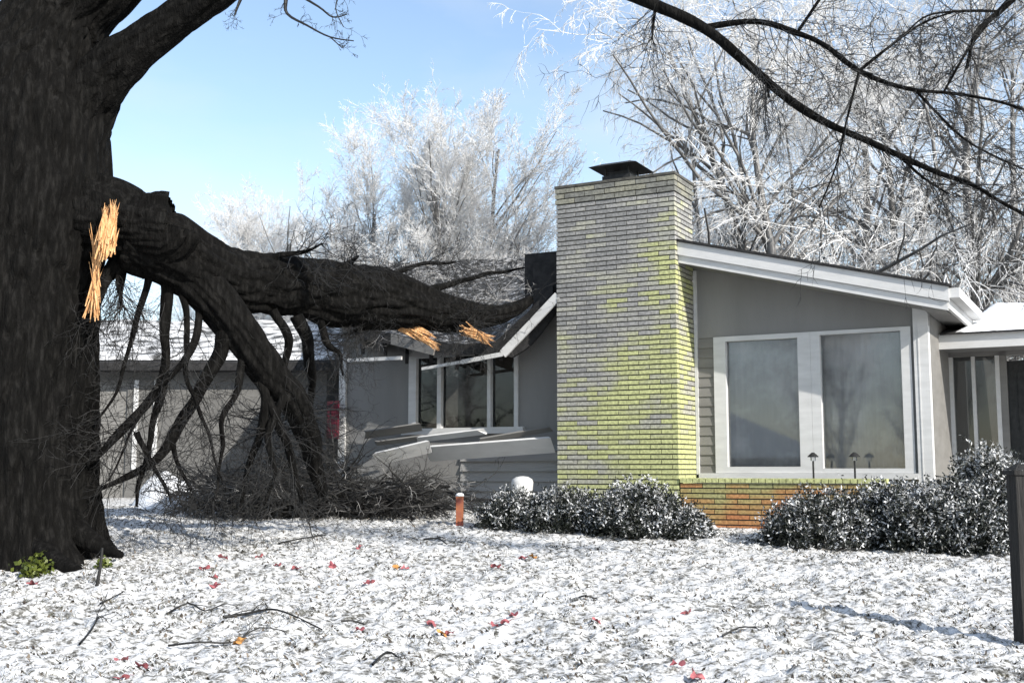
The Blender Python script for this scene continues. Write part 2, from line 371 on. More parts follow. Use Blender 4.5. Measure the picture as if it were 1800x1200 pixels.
w2 = window(uc+.112, uf, .62, 2.36, VW, .115); w2['label'] = 'right picture window with white frame'
for wo_, a, b in ((w1, ua, uc+.11), (w2, uc+.112, uf)):        # pleated net curtain behind each
    m = MB(); n = 60
    pts = [(a+(b-a)*i/n, VW+.2+.006*math.sin(i*1.7)+.006*math.sin(i*.61)) for i in range(n+1)]
    m.add([(p[0], p[1], .62) for p in pts]+[(p[0], p[1], 2.4) for p in pts], [(i, i+1, n+2+i, n+1+i) for i in range(n)])
    m.build('curtain', M['curtain'], wo_, True)
mb = MB(); mb.box((.115, VW-.06, .55), (2.80, VW+.04, .618)); mb.build('window_sill', M['white'], house)
# corner post
pl = F(1605, 700, VW-.02).x
mb = MB(); mb.box((2.802, VW-.05, -.1), (UR, VW+.1, roof_z(UR)-.16)); mb.box((2.85, VW-.056, .5), (2.862, VW-.05, 2.4))
mb.build('corner_post', M['white'], house)
# rake fascia on the right, two boards, then dark roof slab
VF = .08; UE = 3.29
mb = MB()
mb.prism([(.072, roof_z(.07)-.035), (UE, roof_z(UE)-.035), (UE, roof_z(UE)-.20), (.072, roof_z(.07)-.20)], VF, VF+.045)
mb.prism([(.072, roof_z(.07)-.20), (UE-.02, roof_z(UE)-.20), (UE-.02, roof_z(UE)-.30), (.072, roof_z(.07)-.30)], VF+.03, VF+.075)
mb.build('rake_fascia', M['white'], house)
mb = MB(); mb.prism([(.074, roof_z(.07)-.29), (UE-.06, roof_z(UE)-.29), (UE-.06, roof_z(UE)-.25), (.074, roof_z(.07)-.25)], VF+.078, VW)
mb.build('soffit', M['grey'], house)
mb = MB()
mb.prism([(-1.33, roof_z(-1.33)), (UE+.03, roof_z(UE+.03)), (UE+.03, roof_z(UE+.03)-.03), (-1.33, roof_z(-1.33)-.03)], .72, 9)
mb.prism([(.074, roof_z(.07)), (UE+.03, roof_z(UE+.03)), (UE+.03, roof_z(UE+.03)-.03), (.074, roof_z(.07)-.03)], VF-.03, .72)
mb.build('roof', M['dark'], house)
mb = MB(); mb.box((UE-.04, VF+.046, roof_z(UE)-.28), (UE-.005, 2.5, roof_z(UE)-.035)); mb.build('eave_fascia', M['white'], house)
mb = MB(); mb.box((UE, VF+.02, roof_z(UE)-.16), (UE+.11, 2.35, roof_z(UE)-.05)); mb.build('gutter', M['white'], house)
mb = MB(); mb.tube([(UE+.05, .35, roof_z(UE)-.16), (UE, .42, roof_z(UE)-.3), (UE-.22, .6, roof_z(UE)-.42), (UE-.27, .66, 2.0), (UE-.27, .66, 1.4)], [.035]*5, 8)
# eave soffit dark
mb = MB(); mb.box((UR+.01, VF+.08, roof_z(UE)-.25), (UE-.05, 2.5, roof_z(UE)-.22)); mb.build('eave_soffit', M['grey'], house)
# bodies: side walls, back wall, floor, dark room
mb = MB()
mb.box((UR-.12, VW+.14, -.3), (UR-.002, 8.5, 2.62)); mb.box((UL, VW+.16, -.3), (UL+.14, 8.5, 2.3)); mb.box((UL, 8.5, -.3), (UR, 8.64, 2.3))
mb.build('side_wall', M['siding'], house)
mb = MB(); mb.box((UL+.15, 3.9, -.2), (UR-.13, 3.98, 3.0)); mb.box((UL+.15, VW+.17, .02), (UR-.13, 3.9, .06)); mb.build('interior_wall', M['room'], house)
# entry bay to the right
VE = 2.35
ENT = 6.4
e1 = F(1657, 700, VE).x; e2 = F(1677, 700, VE).x; e3 = F(1710, 700, VE).x; e4 = F(1716, 700, VE).x; e5 = F(1752, 700, VE).x; e6 = F(1772, 700, VE).x
mb = MB(); mb.box((UR, VE, -.2), (e1, VE+.15, 2.5)); mb.box((e5+.05, VE, -.2), (e6, VE+.15, 2.5)); mb.box((e1, VE, 2.12), (ENT, VE+.15, 2.5)); mb.box((e6+1.0, VE, -.2), (ENT, VE+.15, 2.12)); mb.box((e1, VE, -.2), (e6, VE+.148, .35))
mb.build('entry_wall', M['siding'], house)
mb = MB(); mb.box((e1, VE-.03, .35), (e2, VE+.14, 2.12)); mb.box((e3, VE-.03, .35), (e4, VE+.14, 2.12)); mb.box((e5, VE-.03, .35), (e5+.05, VE+.14, 2.12)); mb.box((e2, VE-.03, .35), (e3, VE+.14, .42)); mb.box((e4, VE-.03, .35), (e5, VE+.14, .42))
sd = mb.build('sidelight_window', M['white'], house)
mb = MB(); mb.box((e2-.004, VE+.05, .41), (e3+.004, VE+.055, 2.12)); mb.box((e4-.004, VE+.05, .41), (e5+.004, VE+.055, 2.12)); mb.build('pane', M['glassdark'], sd)
mb = MB(); mb.box((e6+.002, VE+.05, 0), (e6+.998, VE+.10, 2.05))
for zz in (.2, 1.15): 
    for uu in (.12, .56): mb.box((e6+uu, VE+.035, zz), (e6+uu+.32, VE+.05, zz+.75))
dr = mb.build('front_door', M['metal'], house); dr['label'] = 'dark front door in the entry'
mb = MB(); mb.tube([(e6+.92, VE+.0, 1.0), (e6+.92, VE+.05, 1.0)], [.03, .03], 10, seg=1); mb.build('handle', M['white'], dr)
VEF = 1.5; zb_ = 2.34
mb = MB(); mb.box((UR-.02, VEF, zb_-.19), (ENT, VEF+.04, zb_)); mb.build('entry_fascia', M['white'], house)
mb = MB(); mb.box((UR, VEF+.042, zb_-.16), (ENT, VE, zb_-.13)); mb.build('entry_soffit', M['grey'], house)
def rz_e(v): return zb_+.01 + (v-VEF)*.20
mb = MB(); mb.add([(UR+.02, VEF-.05, zb_+.002), (ENT, VEF-.05, zb_+.002), (ENT, 6, rz_e(6)), (UR+.02, 6, rz_e(6)), (UR+.02, VEF-.05, zb_-.02), (ENT, VEF-.05, zb_-.02), (ENT, 6, rz_e(6)-.08), (UR+.02, 6, rz_e(6)-.08)],
       [(0,1,2,3),(7,6,5,4),(0,4,5,1),(1,5,6,2),(2,6,7,3),(3,7,4,0)]); er = mb.build('entry_roof', M['dark'], house)
def snow_sheet(name, fn, nu, nv, th, parent, seed=0, mt='snow'):
    V = []; Fc = []
    for j in range(nv+1):
        for i in range(nu+1):
            p = Vector(fn(i/nu, j/nv)); e = min(i/nu, 1-i/nu, j/nv, 1-j/nv)*nu
            p.z += th*min(1, e*.5+.12)*(.7+.6*mnoise.noise(p*2.3+Vector((seed, 0, 0)))) + .012*mnoise.noise(p*14)
            V.append(p)
    for j in range(nv):
        for i in range(nu):
            a = j*(nu+1)+i; Fc.append((a, a+1, a+nu+2, a+nu+1))
    m = MB(); m.add(V, Fc); return m.build(name, M[mt], parent, True)
snow_sheet('snow_cover', lambda s, t: (UR+.2+s*(ENT-UR-.25), VEF-.04+t*4.4, rz_e(VEF-.04+t*4.4)-.004), 50, 50, .07, er, 3)

# left front wall, window, damaged parts
l0 = F(720, 690, VW).x; l1 = F(912, 690, VW).x; LT, LB = 2.30, 1.26
mb = MB(); mb.box((UL, VW, -.3), (l0, VW+.15, 2.42)); ATTIC = True; mb.box((l1, VW, -.3), (W-.001, VW+.15, 2.9)); mb.box((l0, VW, -.3), (l1, VW+.15, LB)); mb.box((l0, VW, LT+.02), (l1, VW+.15, 2.42))
lw = mb.build('front_wall', M['grey'], house)
mb = MB(); siding(mb, l0+.9, W-.02, -.2, 1.0, VW-.002, .14, .035); M['palesiding'] = mat('pale_siding', [(.3, (.26, .257, .25)), (.7, (.34, .337, .33))], 3, .7, .2, (.3, 1, 3), bscale=40); mb.build('lower_siding', M['palesiding'], house)
mb = MB()
a1 = F(733, 690, VW).x; a2 = F(770, 690, VW).x; a3 = F(777, 690, VW).x; a4 = F(858, 690, VW).x; a5 = F(864, 690, VW).x; a6 = F(905, 690, VW).x
for x0, x1 in ((l0, a1), (a2, a3), (a4, a5), (a6, l1)): mb.box((x0, VW-.03, LB), (x1, VW+.1, LT))
mb.box((l0, VW-.028, LT), (l1, VW+.1, LT+.14)); mb.box((l0-.1, VW-.07, LB-.09), (l1+.1, VW+.1, LB))
fw = mb.build('casement_window', M['white'], house); fw['label'] = 'three pane window under the crushed roof'
mb = MB()
for x0, x1 in ((a1, a2), (a3, a4), (a5, a6)): mb.box((x0-.004, VW+.04, LB), (x1+.004, VW+.045, LT))
mb.build('pane', M['glassdark'], fw)
mb = MB(); mb.box((UL-.02, VW-.04, .4), (UL+.1, VW-.002, 2.44)); cb = mb.build('corner_board', M['white'], house)
# crushed roof sheet
fr = [F(*p, .12) for p in ((604, 560), (660, 580), (730, 596), (800, 604), (865, 600), (925, 555), (972, 500))]
bk = [F(*p, 5.2) for p in ((600, 478), (660, 466), (730, 460), (800, 458), (865, 456), (925, 454), (985, 450))]
def roofpt(s, t):
    k = s*6; i = min(int(k), 5); f = k-i
    a = fr[i]*(1-f)+fr[i+1]*f; b = bk[i]*(1-f)+bk[i+1]*f
    p = a*(1-t)+b*t; p.z -= .22*math.sin(math.pi*t)*(.6+.4*s)
    p.z += .06*mnoise.noise(Vector((p.x*1.3, p.y*1.3, 5))) + .03*mnoise.noise(Vector((p.x*4, p.y*4, 2))); return p
NU, NV = 60, 50
M['crushed'] = mat('snowy_shingles', [(.42, (.012, .012, .012)), (.50, (.05, .05, .05)), (.58, (.20, .20, .205)), (.72, (.6, .6, .6))], 9, .85, .6, (1, 1.2, 1), detail=9, bscale=30)
mb = MB(); V = [roofpt(i/NU, j/NV) for j in range(NV+1) for i in range(NU+1)]
mb.add(V, [(j*(NU+1)+i, j*(NU+1)+i+1, (j+1)*(NU+1)+i+1, (j+1)*(NU+1)+i) for j in range(NV) for i in range(NU)])
mb.m = 1
lo = [v - Vector((0, 0, .16)) for v in V]
mb.add(lo, [(j*(NU+1)+i, (j+1)*(NU+1)+i, (j+1)*(NU+1)+i+1, j*(NU+1)+i+1) for j in range(NV) for i in range(NU)])
e = [V[i] for i in range(NU+1)] + [lo[i] for i in range(NU+1)]
mb.add(e, [(i, NU+1+i, NU+2+i, i+1) for i in range(NU)])
e = [V[j*(NU+1)] for j in range(NV+1)] + [lo[j*(NU+1)] for j in range(NV+1)]
mb.add(e, [(i, i+1, NV+2+i, NV+1+i) for i in range(NV)])
cr = mb.build('crushed_roof', [M['crushed'], M['dark']], house, True); cr['label'] = 'snowy roof half crushed by the fallen limb'
mb = MB(); k0 = [roofpt(i/20, .11) for i in range(21)]
mb.prism([(UL, 2.421)]+[(W-.002, 2.9)]*0+[(k0[-1].x, 2.421)]+[(p.x, p.z-.165) for p in reversed(k0) if p.z > 2.6 or True], VW+.02, VW+.12)
mb.build('attic_panel', M['grey'], house)
mb = MB(); mb.beam(roofpt(0, .02)-Vector((.02, .02, .12)), roofpt(.42, .0)-Vector((0, .03, .14)), .04, .15); mb.build('eave_board', M['siding'], house)
# splintered rafters under the torn edge
mb = MB()
for k in range(9):
    s = .1+.1*k; a = roofpt(s, .02); b = roofpt(s+random.uniform(-.03, .03), .35)
    mb.beam(a-Vector((0, random.uniform(-.1, .05), .25+random.uniform(0, .12))), b-Vector((0, 0, .26)), .05, .14)
mb.build('rafter', M['dark'], cr)
# felt flap by the chimney
mb = MB(); n = 14
P1 = [F(936, 462, .25), F(938, 510, .22), F(930, 560, .2), F(905, 600, .16), F(880, 622, .12)]
P2 = [F(978, 458, .30), F(979, 520, .28), F(978, 545, .25), F(935, 603, .2), F(900, 628, .14)]
pa, _ = smooth_path(P1, [0]*5); pb, _ = smooth_path(P2, [0]*5); n = len(pa)
for dv in (0, .05):
    mb.add([p+Vector((0, dv, 0)) for p in pa]+[p+Vector((0, dv, 0)) for p in pb], [(i, i+1, n+i+1, n+i) if dv == 0 else (n+i, n+i+1, i+1, i) for i in range(n-1)])
mb.build('roofing_felt', M['dark'], cr, True)
mb = MB(); mb.box((F(934, 460, .5).x, .3, 3.0), (W-.01, 1.4, F(934, 452, .3).z+.05)); mb.build('torn_decking', M['dark'], cr)
# hanging rake board, bent and broken
mb = MB(); q = [F(981, 520, .02), F(930, 574, .02), F(884, 622, .0), F(812, 636, .0), F(742, 648, .05)]
for a, b, h in ((q[0], q[1], .12), (q[1], q[2], .12), (q[2], q[3], .06), (q[3], q[4], .04)): mb.beam(a, b, .03, h)
mb.build('broken_fascia', M['white'], house)
mb = MB(); mb.beam(F(612, 633, .1), F(706, 629, .1), .04, .05); mb.build('hanging_gutter', M['white'], house)
# brick planter in front of the picture windows
mb = MB()
PR = F(1560, 838, 0).x
bricks(mb, .09, PR, 0, .09, -.25, .50, 'f', off=1); bricks(mb, PR-.09, PR, .1, .67, -.25, .5, 's')
mb.m = 1; mb.box((.085, .012, -.3), (PR-.012, .64, .495))
mb.m = 2; 
for k in range(30):
    u = .09+(PR-.09)*k/30; mb.box((u+.004, -.02, .505), (u+(PR-.09)/30-.006, .11, .56))
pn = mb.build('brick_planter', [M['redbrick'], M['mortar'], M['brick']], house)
# ------------------------------------------------------------------ fallen boards against the wall
def plank(pts, wd, th, label, mt='white', cat='board', name='fallen_board'):
    a, b = HW(*pts[0]), HW(*pts[1]); mbp = MB(); o = empty(name, a)
    d = (b-a); mbp.beam(Vector((0, 0, 0)), d, th, wd, up=(Vector((0, 0, 1))-AB*.9).normalized()); 
    
    for q in range(4, 8): mbp.V[q] = tuple(Vector(mbp.V[q])+d.normalized()*random.uniform(-.10, .04))
    for q in range(4): mbp.V[q] = tuple(Vector(mbp.V[q])+d.normalized()*random.uniform(-.03, .06))
    ob = mbp.build(name, M[mt]); ob.location = a; bpy.data.objects.remove(o)
    tag(ob, label, cat, 'boards torn from the eave'); return ob
plank((F(662, 806, -.35), F(764, 782, -.15)), .20, .035, 'broad white board slanting down into the brush pile, leftmost of the fallen boards')
plank((F(752, 797, .05), F(972, 781, .25)), .26, .035, 'long white soffit board leaning below the three pane window')
plank((F(640, 764, .2), F(738, 750, .3)), .13, .03, 'short grey board end poking out left of the window sill', 'siding')
plank((F(735, 772, .12), F(850, 758, .2)), .09, .03, 'thin white board wedged on top of the long soffit board')
plank((F(660, 779, .1), F(745, 768, .2)), .07, .03, 'narrow grey batten lying above the broad white board', 'siding')
plank((F(840, 775, .1), F(975, 752, .35)), .08, .03, 'grey strip reaching from the soffit board to the chimney', 'siding')
mbp = MB(); mbp.beam(Vector((0, 0, 0)), Vector((0, 0, .55)), .03, .05); o = mbp.build('fallen_board', M['white']); o.location = HW(*F(947, 852, .4)); tag(o, 'short upright white stake beside the chimney base', 'board', 'boards torn from the eave')
# dark red shutter panel at the left corner
M['maroon'] = mat('maroon_paint', [(.3, (.09, .008, .018)), (.7, (.14, .014, .03))], 4, .6, .2)
mb = MB(); a = F(593, 770, .5); b = F(575, 705, .5)
mb.box((0, 0, 0), (a.x-b.x, .04, b.z-a.z))
for k in range(9): mb.box((.03, -.012, .05+k*.055), (a.x-b.x-.03, 0, .085+k*.055))
o = mb.build('shutter', M['maroon']); o.location = HW(b.x, .5, a.z); o.rotation_euler.z = -A; tag(o, 'dark red louvred shutter panel standing by the white corner board', 'shutter')
mb = MB(); mb.beam(Vector((0, 0, 0)), Vector((b.x*0, 0, -(a.z)-.2)), .05, .05); 
# reddish stake with snow cap
M['redwood'] = mat('red_stake', [(.3, (.17, .045, .04)), (.5, (.28, .10, .045)), (.7, (.22, .04, .05))], 5, .7, .2, (1, 1, 1))
p = at(808, 910, 14.2); p.z = float(gz(0, 14.2)); mb = MB(); mb.box((-.045, -.045, -.1), (.045, .045, .34)); o = mb.build('marker_post', M['redwood']); o.location = p
tag(o, 'short orange red post in front of the lower siding', 'post')
cp = MB(); cp.lathe([(.045, .341), (.055, .352), (.042, .375), (.012, .385)], 10); cp.build('snow_cap', M['snow'], o, True)
# white bucket
p = HW(*F(918, 880, -.25)); p.z = p.z-.05; mb = MB(); mb.lathe([(.10, 0), (.125, .06), (.14, .24), (.145, .29), (.13, .33), (.08, .36), (.02, .37)], 20)
o = mb.build('bucket', M['white'], None, True); o.location = p; tag(o, 'upturned white bucket behind the left shrub', 'bucket')
hb = MB(); hb.tube([(.145*math.cos(t), -.02-.03*math.sin(t), .2-.1*math.sin(t)) for t in [k*math.pi/8 for k in range(9)]], [.005]*9, 5, seg=1); hb.build('handle', M['metal'], o)
# path lights on the planter ledge
def path_light(pos, label):
    o = empty('path_light', pos); tag(o, label, 'garden light', 'path lights on the planter')
    m = MB(); m.lathe([(.012, -.25), (.012, .15)], 8); m.build('stem', M['metal'], o)
    m = MB(); m.lathe([(.03, .15), (.033, .20)], 10); m.build('lens', M['glass'], o)
    m = MB(); m.lathe([(.065, .195), (.065, .203), (.04, .228), (.015, .25)], 16); m.build('lamp_shade', M['metal'], o)
path_light(HW(*F(1430, 832, .25)), 'black mushroom path light before the wide white window mullion')
path_light(HW(*F(1503, 832, .30)), 'black mushroom path light before the right window pane')

# ------------------------------------------------------------------ garage behind the fallen limb
M['garagewall'] = mat('weathered_siding', [(.3, (.10, .098, .094)), (.7, (.16, .157, .15))], 2, .75, .4, (.3, 1, 3), bscale=30)
M['roofsnow'] = mat('patchy_roof_snow', [(.40, (.07, .07, .068)), (.47, (.30, .30, .30)), (.56, (.66, .66, .66)), (.8, (.78, .78, .78))], 3.5, .75, .6, (1, 1.6, 1), detail=10, bscale=20)
gp = Vector((at(100, 640, 20).x, 20, 1.0)); gar = empty('garage', gp)
tag(gar, 'low grey garage with snowy roof behind the broken oak', 'garage')
gw = at(575, 640, 20).x-gp.x; eh = at(300, 640, 20).z-1.0
dx0 = at(166, 700, 20).x-gp.x; dx1 = at(224, 700, 20).x-gp.x; dzt = at(200, 668, 20).z-1.0
mb = MB(); mb.box((-1.5, 0, -.3), (dx0, .15, eh)); mb.box((dx1, 0, -.3), (gw, .15, eh)); mb.box((dx0, 0, dzt), (dx1, .15, eh)); mb.box((gw-.15, .15, -.3), (gw-.001, 7, eh)); mb.box((-1.5, .15, -.3), (-1.35, 7, eh)); mb.box((-1.5, 7, -.3), (gw, 7.15, eh))
mb.build('wall', M['garagewall'], gar)
mb = MB(); mb.box((dx0, .04, -.2), (dx1, .08, dzt)); 
for k in range(4): mb.box((dx0+.06, .028, .1+k*.45), (dx1-.06, .04, .45+k*.45))
mb.build('door', M['siding'], gar)
mb = MB(); wx = dx1+.12; mb.box((wx, -.03, .6), (wx+.08, -.001, dzt)); mb.box((wx+.35, -.03, .6), (wx+.43, -.001, dzt)); mb.build('trim_board', M['white'], gar)
rh = at(300, 566, 23.5).z-1.0
mb = MB(); mb.add([(-1.8, -.4, eh), (gw+.3, -.4, eh), (gw+.3, 3.5, rh), (-1.8, 3.5, rh), (gw+.3, 7.5, eh), (-1.8, 7.5, eh), (-1.8, -.4, eh-.14), (gw+.3, -.4, eh-.14), (gw+.3, 7.5, eh-.14), (-1.8, 7.5, eh-.14)],
                  [(0,1,2,3),(3,2,4,5),(6,7,1,0),(9,8,7,6),(5,4,8,9),(0,3,5,9,6),(1,7,8,4,2)])
gr = mb.build('roof', M['dark'], gar)
snow_sheet('snow_cover', lambda s, t: (-1.75+s*(gw+2.0), -.3+t*3.75, eh+(.1+t*3.75)/3.9*(rh-eh)+.012), 60, 40, .08, gr, 9, 'roofsnow')
# drift
V = []; Fc = []; c = at(300, 872, 17.8)
for j in range(25):
    for i in range(33):
        x = (i/32-.5)*1.15; y = (j/24-.5)*1.6; rr = max(0, 1-(x/.58)**2-(y/.8)**2)
        V.append((x, y, -.1+.72*rr**.8*(.8+.35*mnoise.noise(Vector((x*3, y*3, 1))))))
for j in range(24):
    for i in range(32): a = j*33+i; Fc.append((a, a+1, a+34, a+33))
mb = MB(); mb.add(V, Fc); o = mb.build('snow_heap', M['snow'], None, True); o.location = (c.x, 17.8, float(gz(0, 17.8))); tag(o, 'heap of bright snow behind the hanging branches', 'snow heap')

# ------------------------------------------------------------------ the broken oak
oakY = 11.3
def px_path(pts): return [at(a, b, y) for a, b, r, y in pts], [r*y/2000 for a, b, r, y in pts]
def ridge(q, th, sl_, r):                    # furrowed bark running along the limb
    v = Vector((math.cos(th)*r*8.5, math.sin(th)*r*8.5, sl_*1.5)) + Vector((0, 0, 7*r))
    n = abs(mnoise.noise(v)); n2 = abs(mnoise.noise(v*2.3+Vector((3, 1, 2))))
    low = mnoise.noise(Vector((q.x*2.1, q.y*2.1, q.z*1.2)))
    a = .050*(min(1, n*3.2)-.7) + .020*(min(1, n2*3)-.6)
    return (a*min(1, r*3) + .05*low*min(1, r*2.2)) / max(r, .05)
def knobbly(q, th, sl_, r): return ridge(q, th, sl_, r)*1.1 + .22*mnoise.noise(q*4.5)
def jag(P, Rd, amp=.05):
    return [p + Vector((mnoise.noise(p*2.7), mnoise.noise(p*2.7+Vector((5, 0, 0))), mnoise.noise(p*2.7+Vector((0, 9, 0)))))*amp*2 if 0 < i < len(P)-1 else p for i, p in enumerate(P)], Rd
base = at(22, 975, oakY); base.z = float(gz(0, oakY))
oak = empty('oak_tree', base); tag(oak, 'massive dark oak trunk at left with a limb torn off', 'tree')
def oakpart(name, mbx, mt, smooth=True):
    o = mbx.build(name, mt, oak, smooth); o.matrix_parent_inverse = oak.matrix_world.inverted() if False else o.matrix_parent_inverse
    o.location = -base; return o
def trunk_bump(q, th, i, r):
    hgt = max(0, q.z-base.z); fl = math.exp(-hgt/.32)
    lobes = .5+.5*math.cos(th*5+.7+.8*math.sin(th*2))
    return ridge(q, th, i, r) + fl*(.02+.24*lobes)
mb = MB()
tp = [(22, 1010, 140, oakY), (22, 960, 140, oakY), (22, 880, 140, oakY), (24, 760, 138, oakY), (25, 640, 138, oakY), (26, 520, 142, oakY), (30, 420, 152, oakY), (34, 320, 152, oakY), (42, 220, 146, oakY), (56, 140, 124, oakY), (82, 70, 98, oakY), (122, 12, 80, oakY), (178, -40, 72, 11.2), (270, -125, 64, 11.0), (390, -250, 50, 10.6)]
P, Rd = px_path(tp); mb.tube(P, Rd, 210, bump=trunk_bump, seg=22); oakpart('trunk', mb, M['bark'])
mb = MB()
P, Rd = px_path([(90, 270, 92, oakY), (135, 190, 72, oakY), (186, 132, 50, 11.2), (236, 88, 39, 11.1), (302, 38, 35, 11.0), (372, -8, 33, 10.9), (470, -70, 31, 10.7), (680, -170, 27, 10.3)])
mb.tube(P, Rd, 96, bump=ridge, seg=16); lb1 = oakpart('limb', mb, M['bark'])
mb = MB()
P, Rd = px_path([(110, 372, 84, oakY), (190, 385, 70, 11.25), (240, 398, 63, 11.2), (280, 400, 64, 11.15), (290, 401, 63.5, 11.15), (291.5, 401, 61, 11.15)])
mb.tube(P, Rd, 110, bump=ridge, seg=14); oakpart('limb_stub', mb, M['bark'])
# torn wood on the trunk
def splinters(mb, c, ax, n, ln, wd, spread):
    for k in range(n):
        o = Vector((random.uniform(-1, 1)*spread[0], random.uniform(-1, 1)*spread[1], random.uniform(-1, 1)*spread[2]))
        a = c+o; d = (ax+rv(.12)).normalized()*ln*random.uniform(.5, 1.1); s = wd*random.uniform(.5, 1.1)
        mb.tube([a-d*.5, a, a+d*.5], [s*.6, s, s*.06], 5, seg=1)
mb = MB()
splinters(mb, at(190, 405, 10.74), Vector((.10, 0, 1)), 90, .42, .015, (.07, .035, .12))
splinters(mb, at(168, 480, 10.86), Vector((-.03, 0, 1)), 60, .6, .011, (.022, .03, .24))
oakpart('torn_wood', mb, M['torn'], False)
# roots
mb = MB()
for a in ([(100, 905, 30, 11.1), (150, 945, 20, 11.0), (185, 965, 12, 10.95), (215, 975, 5, 10.9)], [(60, 960, 24, 10.75), (105, 990, 16, 10.5), (140, 1005, 9, 10.35)]):
    P, Rd = px_path(a); mb.tube(P, Rd, 40, bump=ridge, seg=10)
oakpart('root', mb, M['bark'])
# twig machinery
def grow(S, p, d, L, r, lv, o, out=None):
    n = o['n'][lv]; st = L/n; k = o['k'][lv] if lv < len(o['k']) else 0
    pts = []
    r0 = r
    for i in range(n):
        d = (d + rv(o['w'][lv]) + Vector((0, 0, o['t'][lv]))).normalized()
        q = p+d*st; r1 = r0*(1-(i+1)/n*o.get('taper', .7)); S.append((*p, *q, r, r1)); pts.append((p, q, d, r1)); p = q; r = r1
    for j in range(k):
        f = random.uniform(o['s'][lv], 1); i = min(int(f*n), n-1); a, b, dd, rr = pts[i]
        ax = dd.cross(rv()).normalized(); ang = random.uniform(*o['a'])
        cd = (dd*math.cos(ang) + ax*math.sin(ang)).normalized()
        grow(S, a.lerp(b, random.random()), cd, L*o['l'][lv]*random.uniform(.6, 1.15)*(1.15-.5*f), max(rr*.62, o['rmin']), lv+1, o)
def twigs_on(S, pts, o, n, ln, r, t0=.1, bias=None):
    P = pts
    for k in range(n):
        f = random.uniform(t0, .999)*(len(P)-1); i = int(f); a = P[i].lerp(P[i+1], f-i); d = (P[i+1]-P[i]).normalized()
        ax = d.cross(rv()).normalized(); ang = random.uniform(.5, 1.2); cd = d*math.cos(ang)+ax*math.sin(ang)
        if bias: cd = (cd+bias).normalized()
        grow(S, a, cd, ln*random.uniform(.4, 1.2), r*random.uniform(.6, 1.1), 0, o)
TW = dict(n=[6, 5, 4], k=[4, 3], w=[.22, .28, .3], t=[-.02, -.05, -.06], s=[.2, .2], a=(.4, 1.0), l=[.6, .5], rmin=.0024, taper=.75)
# long arm of the oak passing over the lawn and drooping at right (dark branches across the upper right)
arms = [
 [(680,-170,24,10.3),(840,-130,18,9.8),(1000,-50,13,9.3),(1130,0,12,9),(1230,45,10.5,8.9),(1300,100,9,8.8),(1380,170,8,8.7),(1450,215,7,8.6),(1530,250,6.2,8.6),(1640,300,5.2,8.5),(1710,325,4.2,8.5),(1760,355,3.5,8.5),(1830,392,3,8.5)],
 [(1240,48,6.5,8.9),(1330,38,5.5,8.8),(1400,58,5.5,8.7),(1450,80,5,8.6),(1510,125,4.6,8.5),(1590,155,3.8,8.4),(1680,165,3,8.4),(1760,180,2.6,8.3),(1830,205,2.2,8.3)],
 [(1510,125,3,8.5),(1560,85,2.6,8.4),(1620,42,2,8.4),(1680,20,1.6,8.3)],
 [(1510,125,2.5,8.5),(1490,205,2,8.5),(1470,290,1.7,8.5),(1440,365,1.2,8.5)],
 [(1585,278,3.2,8.55),(1620,310,2.5,8.6),(1665,340,1.8,8.6)],
 [(1325,118,4,8.8),(1345,140,3.4,8.8),(1352,172,2.2,8.8)],
 [(1610,160,2.6,8.4),(1690,240,2.2,8.4),(1760,280,1.8,8.4),(1830,310,1.6,8.4)],
 [(1860,-60,8,8.6),(1790,-10,7,8.5),(1755,22,6,8.5),(1715,60,4,8.4),(1700,120,2.5,8.4)],
 [(1755,20,3,8.5),(1690,20,2.5,8.4),(1630,28,1.8,8.4),(1590,60,1.2,8.4)],
 [(1155,0,3,9),(1150,30,2.4,9),(1146,70,1.5,9)],
 [(1400,60,3,8.7),(1440,0,3,8.6),(1480,-60,2.6,8.6)],
 [(1660,160,2.4,8.4),(1700,90,2.4,8.4),(1745,30,2.6,8.5)],
]
S = []; armP = []
mb = MB()
for a in arms:
    P, Rd = px_path(a); mb.tube(P, Rd, 8, seg=6, bump=lambda q, t, i, r: .18*mnoise.noise(q*7)); sp, _ = smooth_path(P, Rd); armP.append(sp)
arm = oakpart('long_branch', mb, M['bark'])
for k, sp in enumerate(armP): twigs_on(S, sp, TW, 62 if k < 2 else 22, .75, .0045, .32 if k == 0 else .05, Vector((.1, 0, -.35)))
# drooping tips at the top centre
tips = [[(540,-110,9,10.7),(506,-40,6,10.3),(502,0,4.5,10.2),(505,25,3,10.2),(540,45,2.2,10.1),(580,65,1.8,10.1),(622,72,1.2,10.1)],
        [(506,-20,3.5,10.3),(560,12,2.2,10.2),(585,30,1.8,10.2),(610,25,1.2,10.2)], [(580,65,1.4,10.1),(602,85,1,10.1)], [(610,-60,3,10.3),(600,-20,2,10.2),(590,15,1.2,10.2),(604,48,1,10.2)],
        [(430,-20,5,10.8),(418,10,3,10.8),(412,28,1.6,10.8)]]
for a in tips:
    P, Rd = px_path(a); mb2 = None
    sp, sr = smooth_path(P, Rd)
    for i in range(len(sp)-1): S.append((*sp[i], *sp[i+1], sr[i], sr[i+1]))
    twigs_on(S, sp, TW, 5, .22, .003, .3)
o = segs_mesh('twigs', S, [M['twig']], oak); o.location = -base
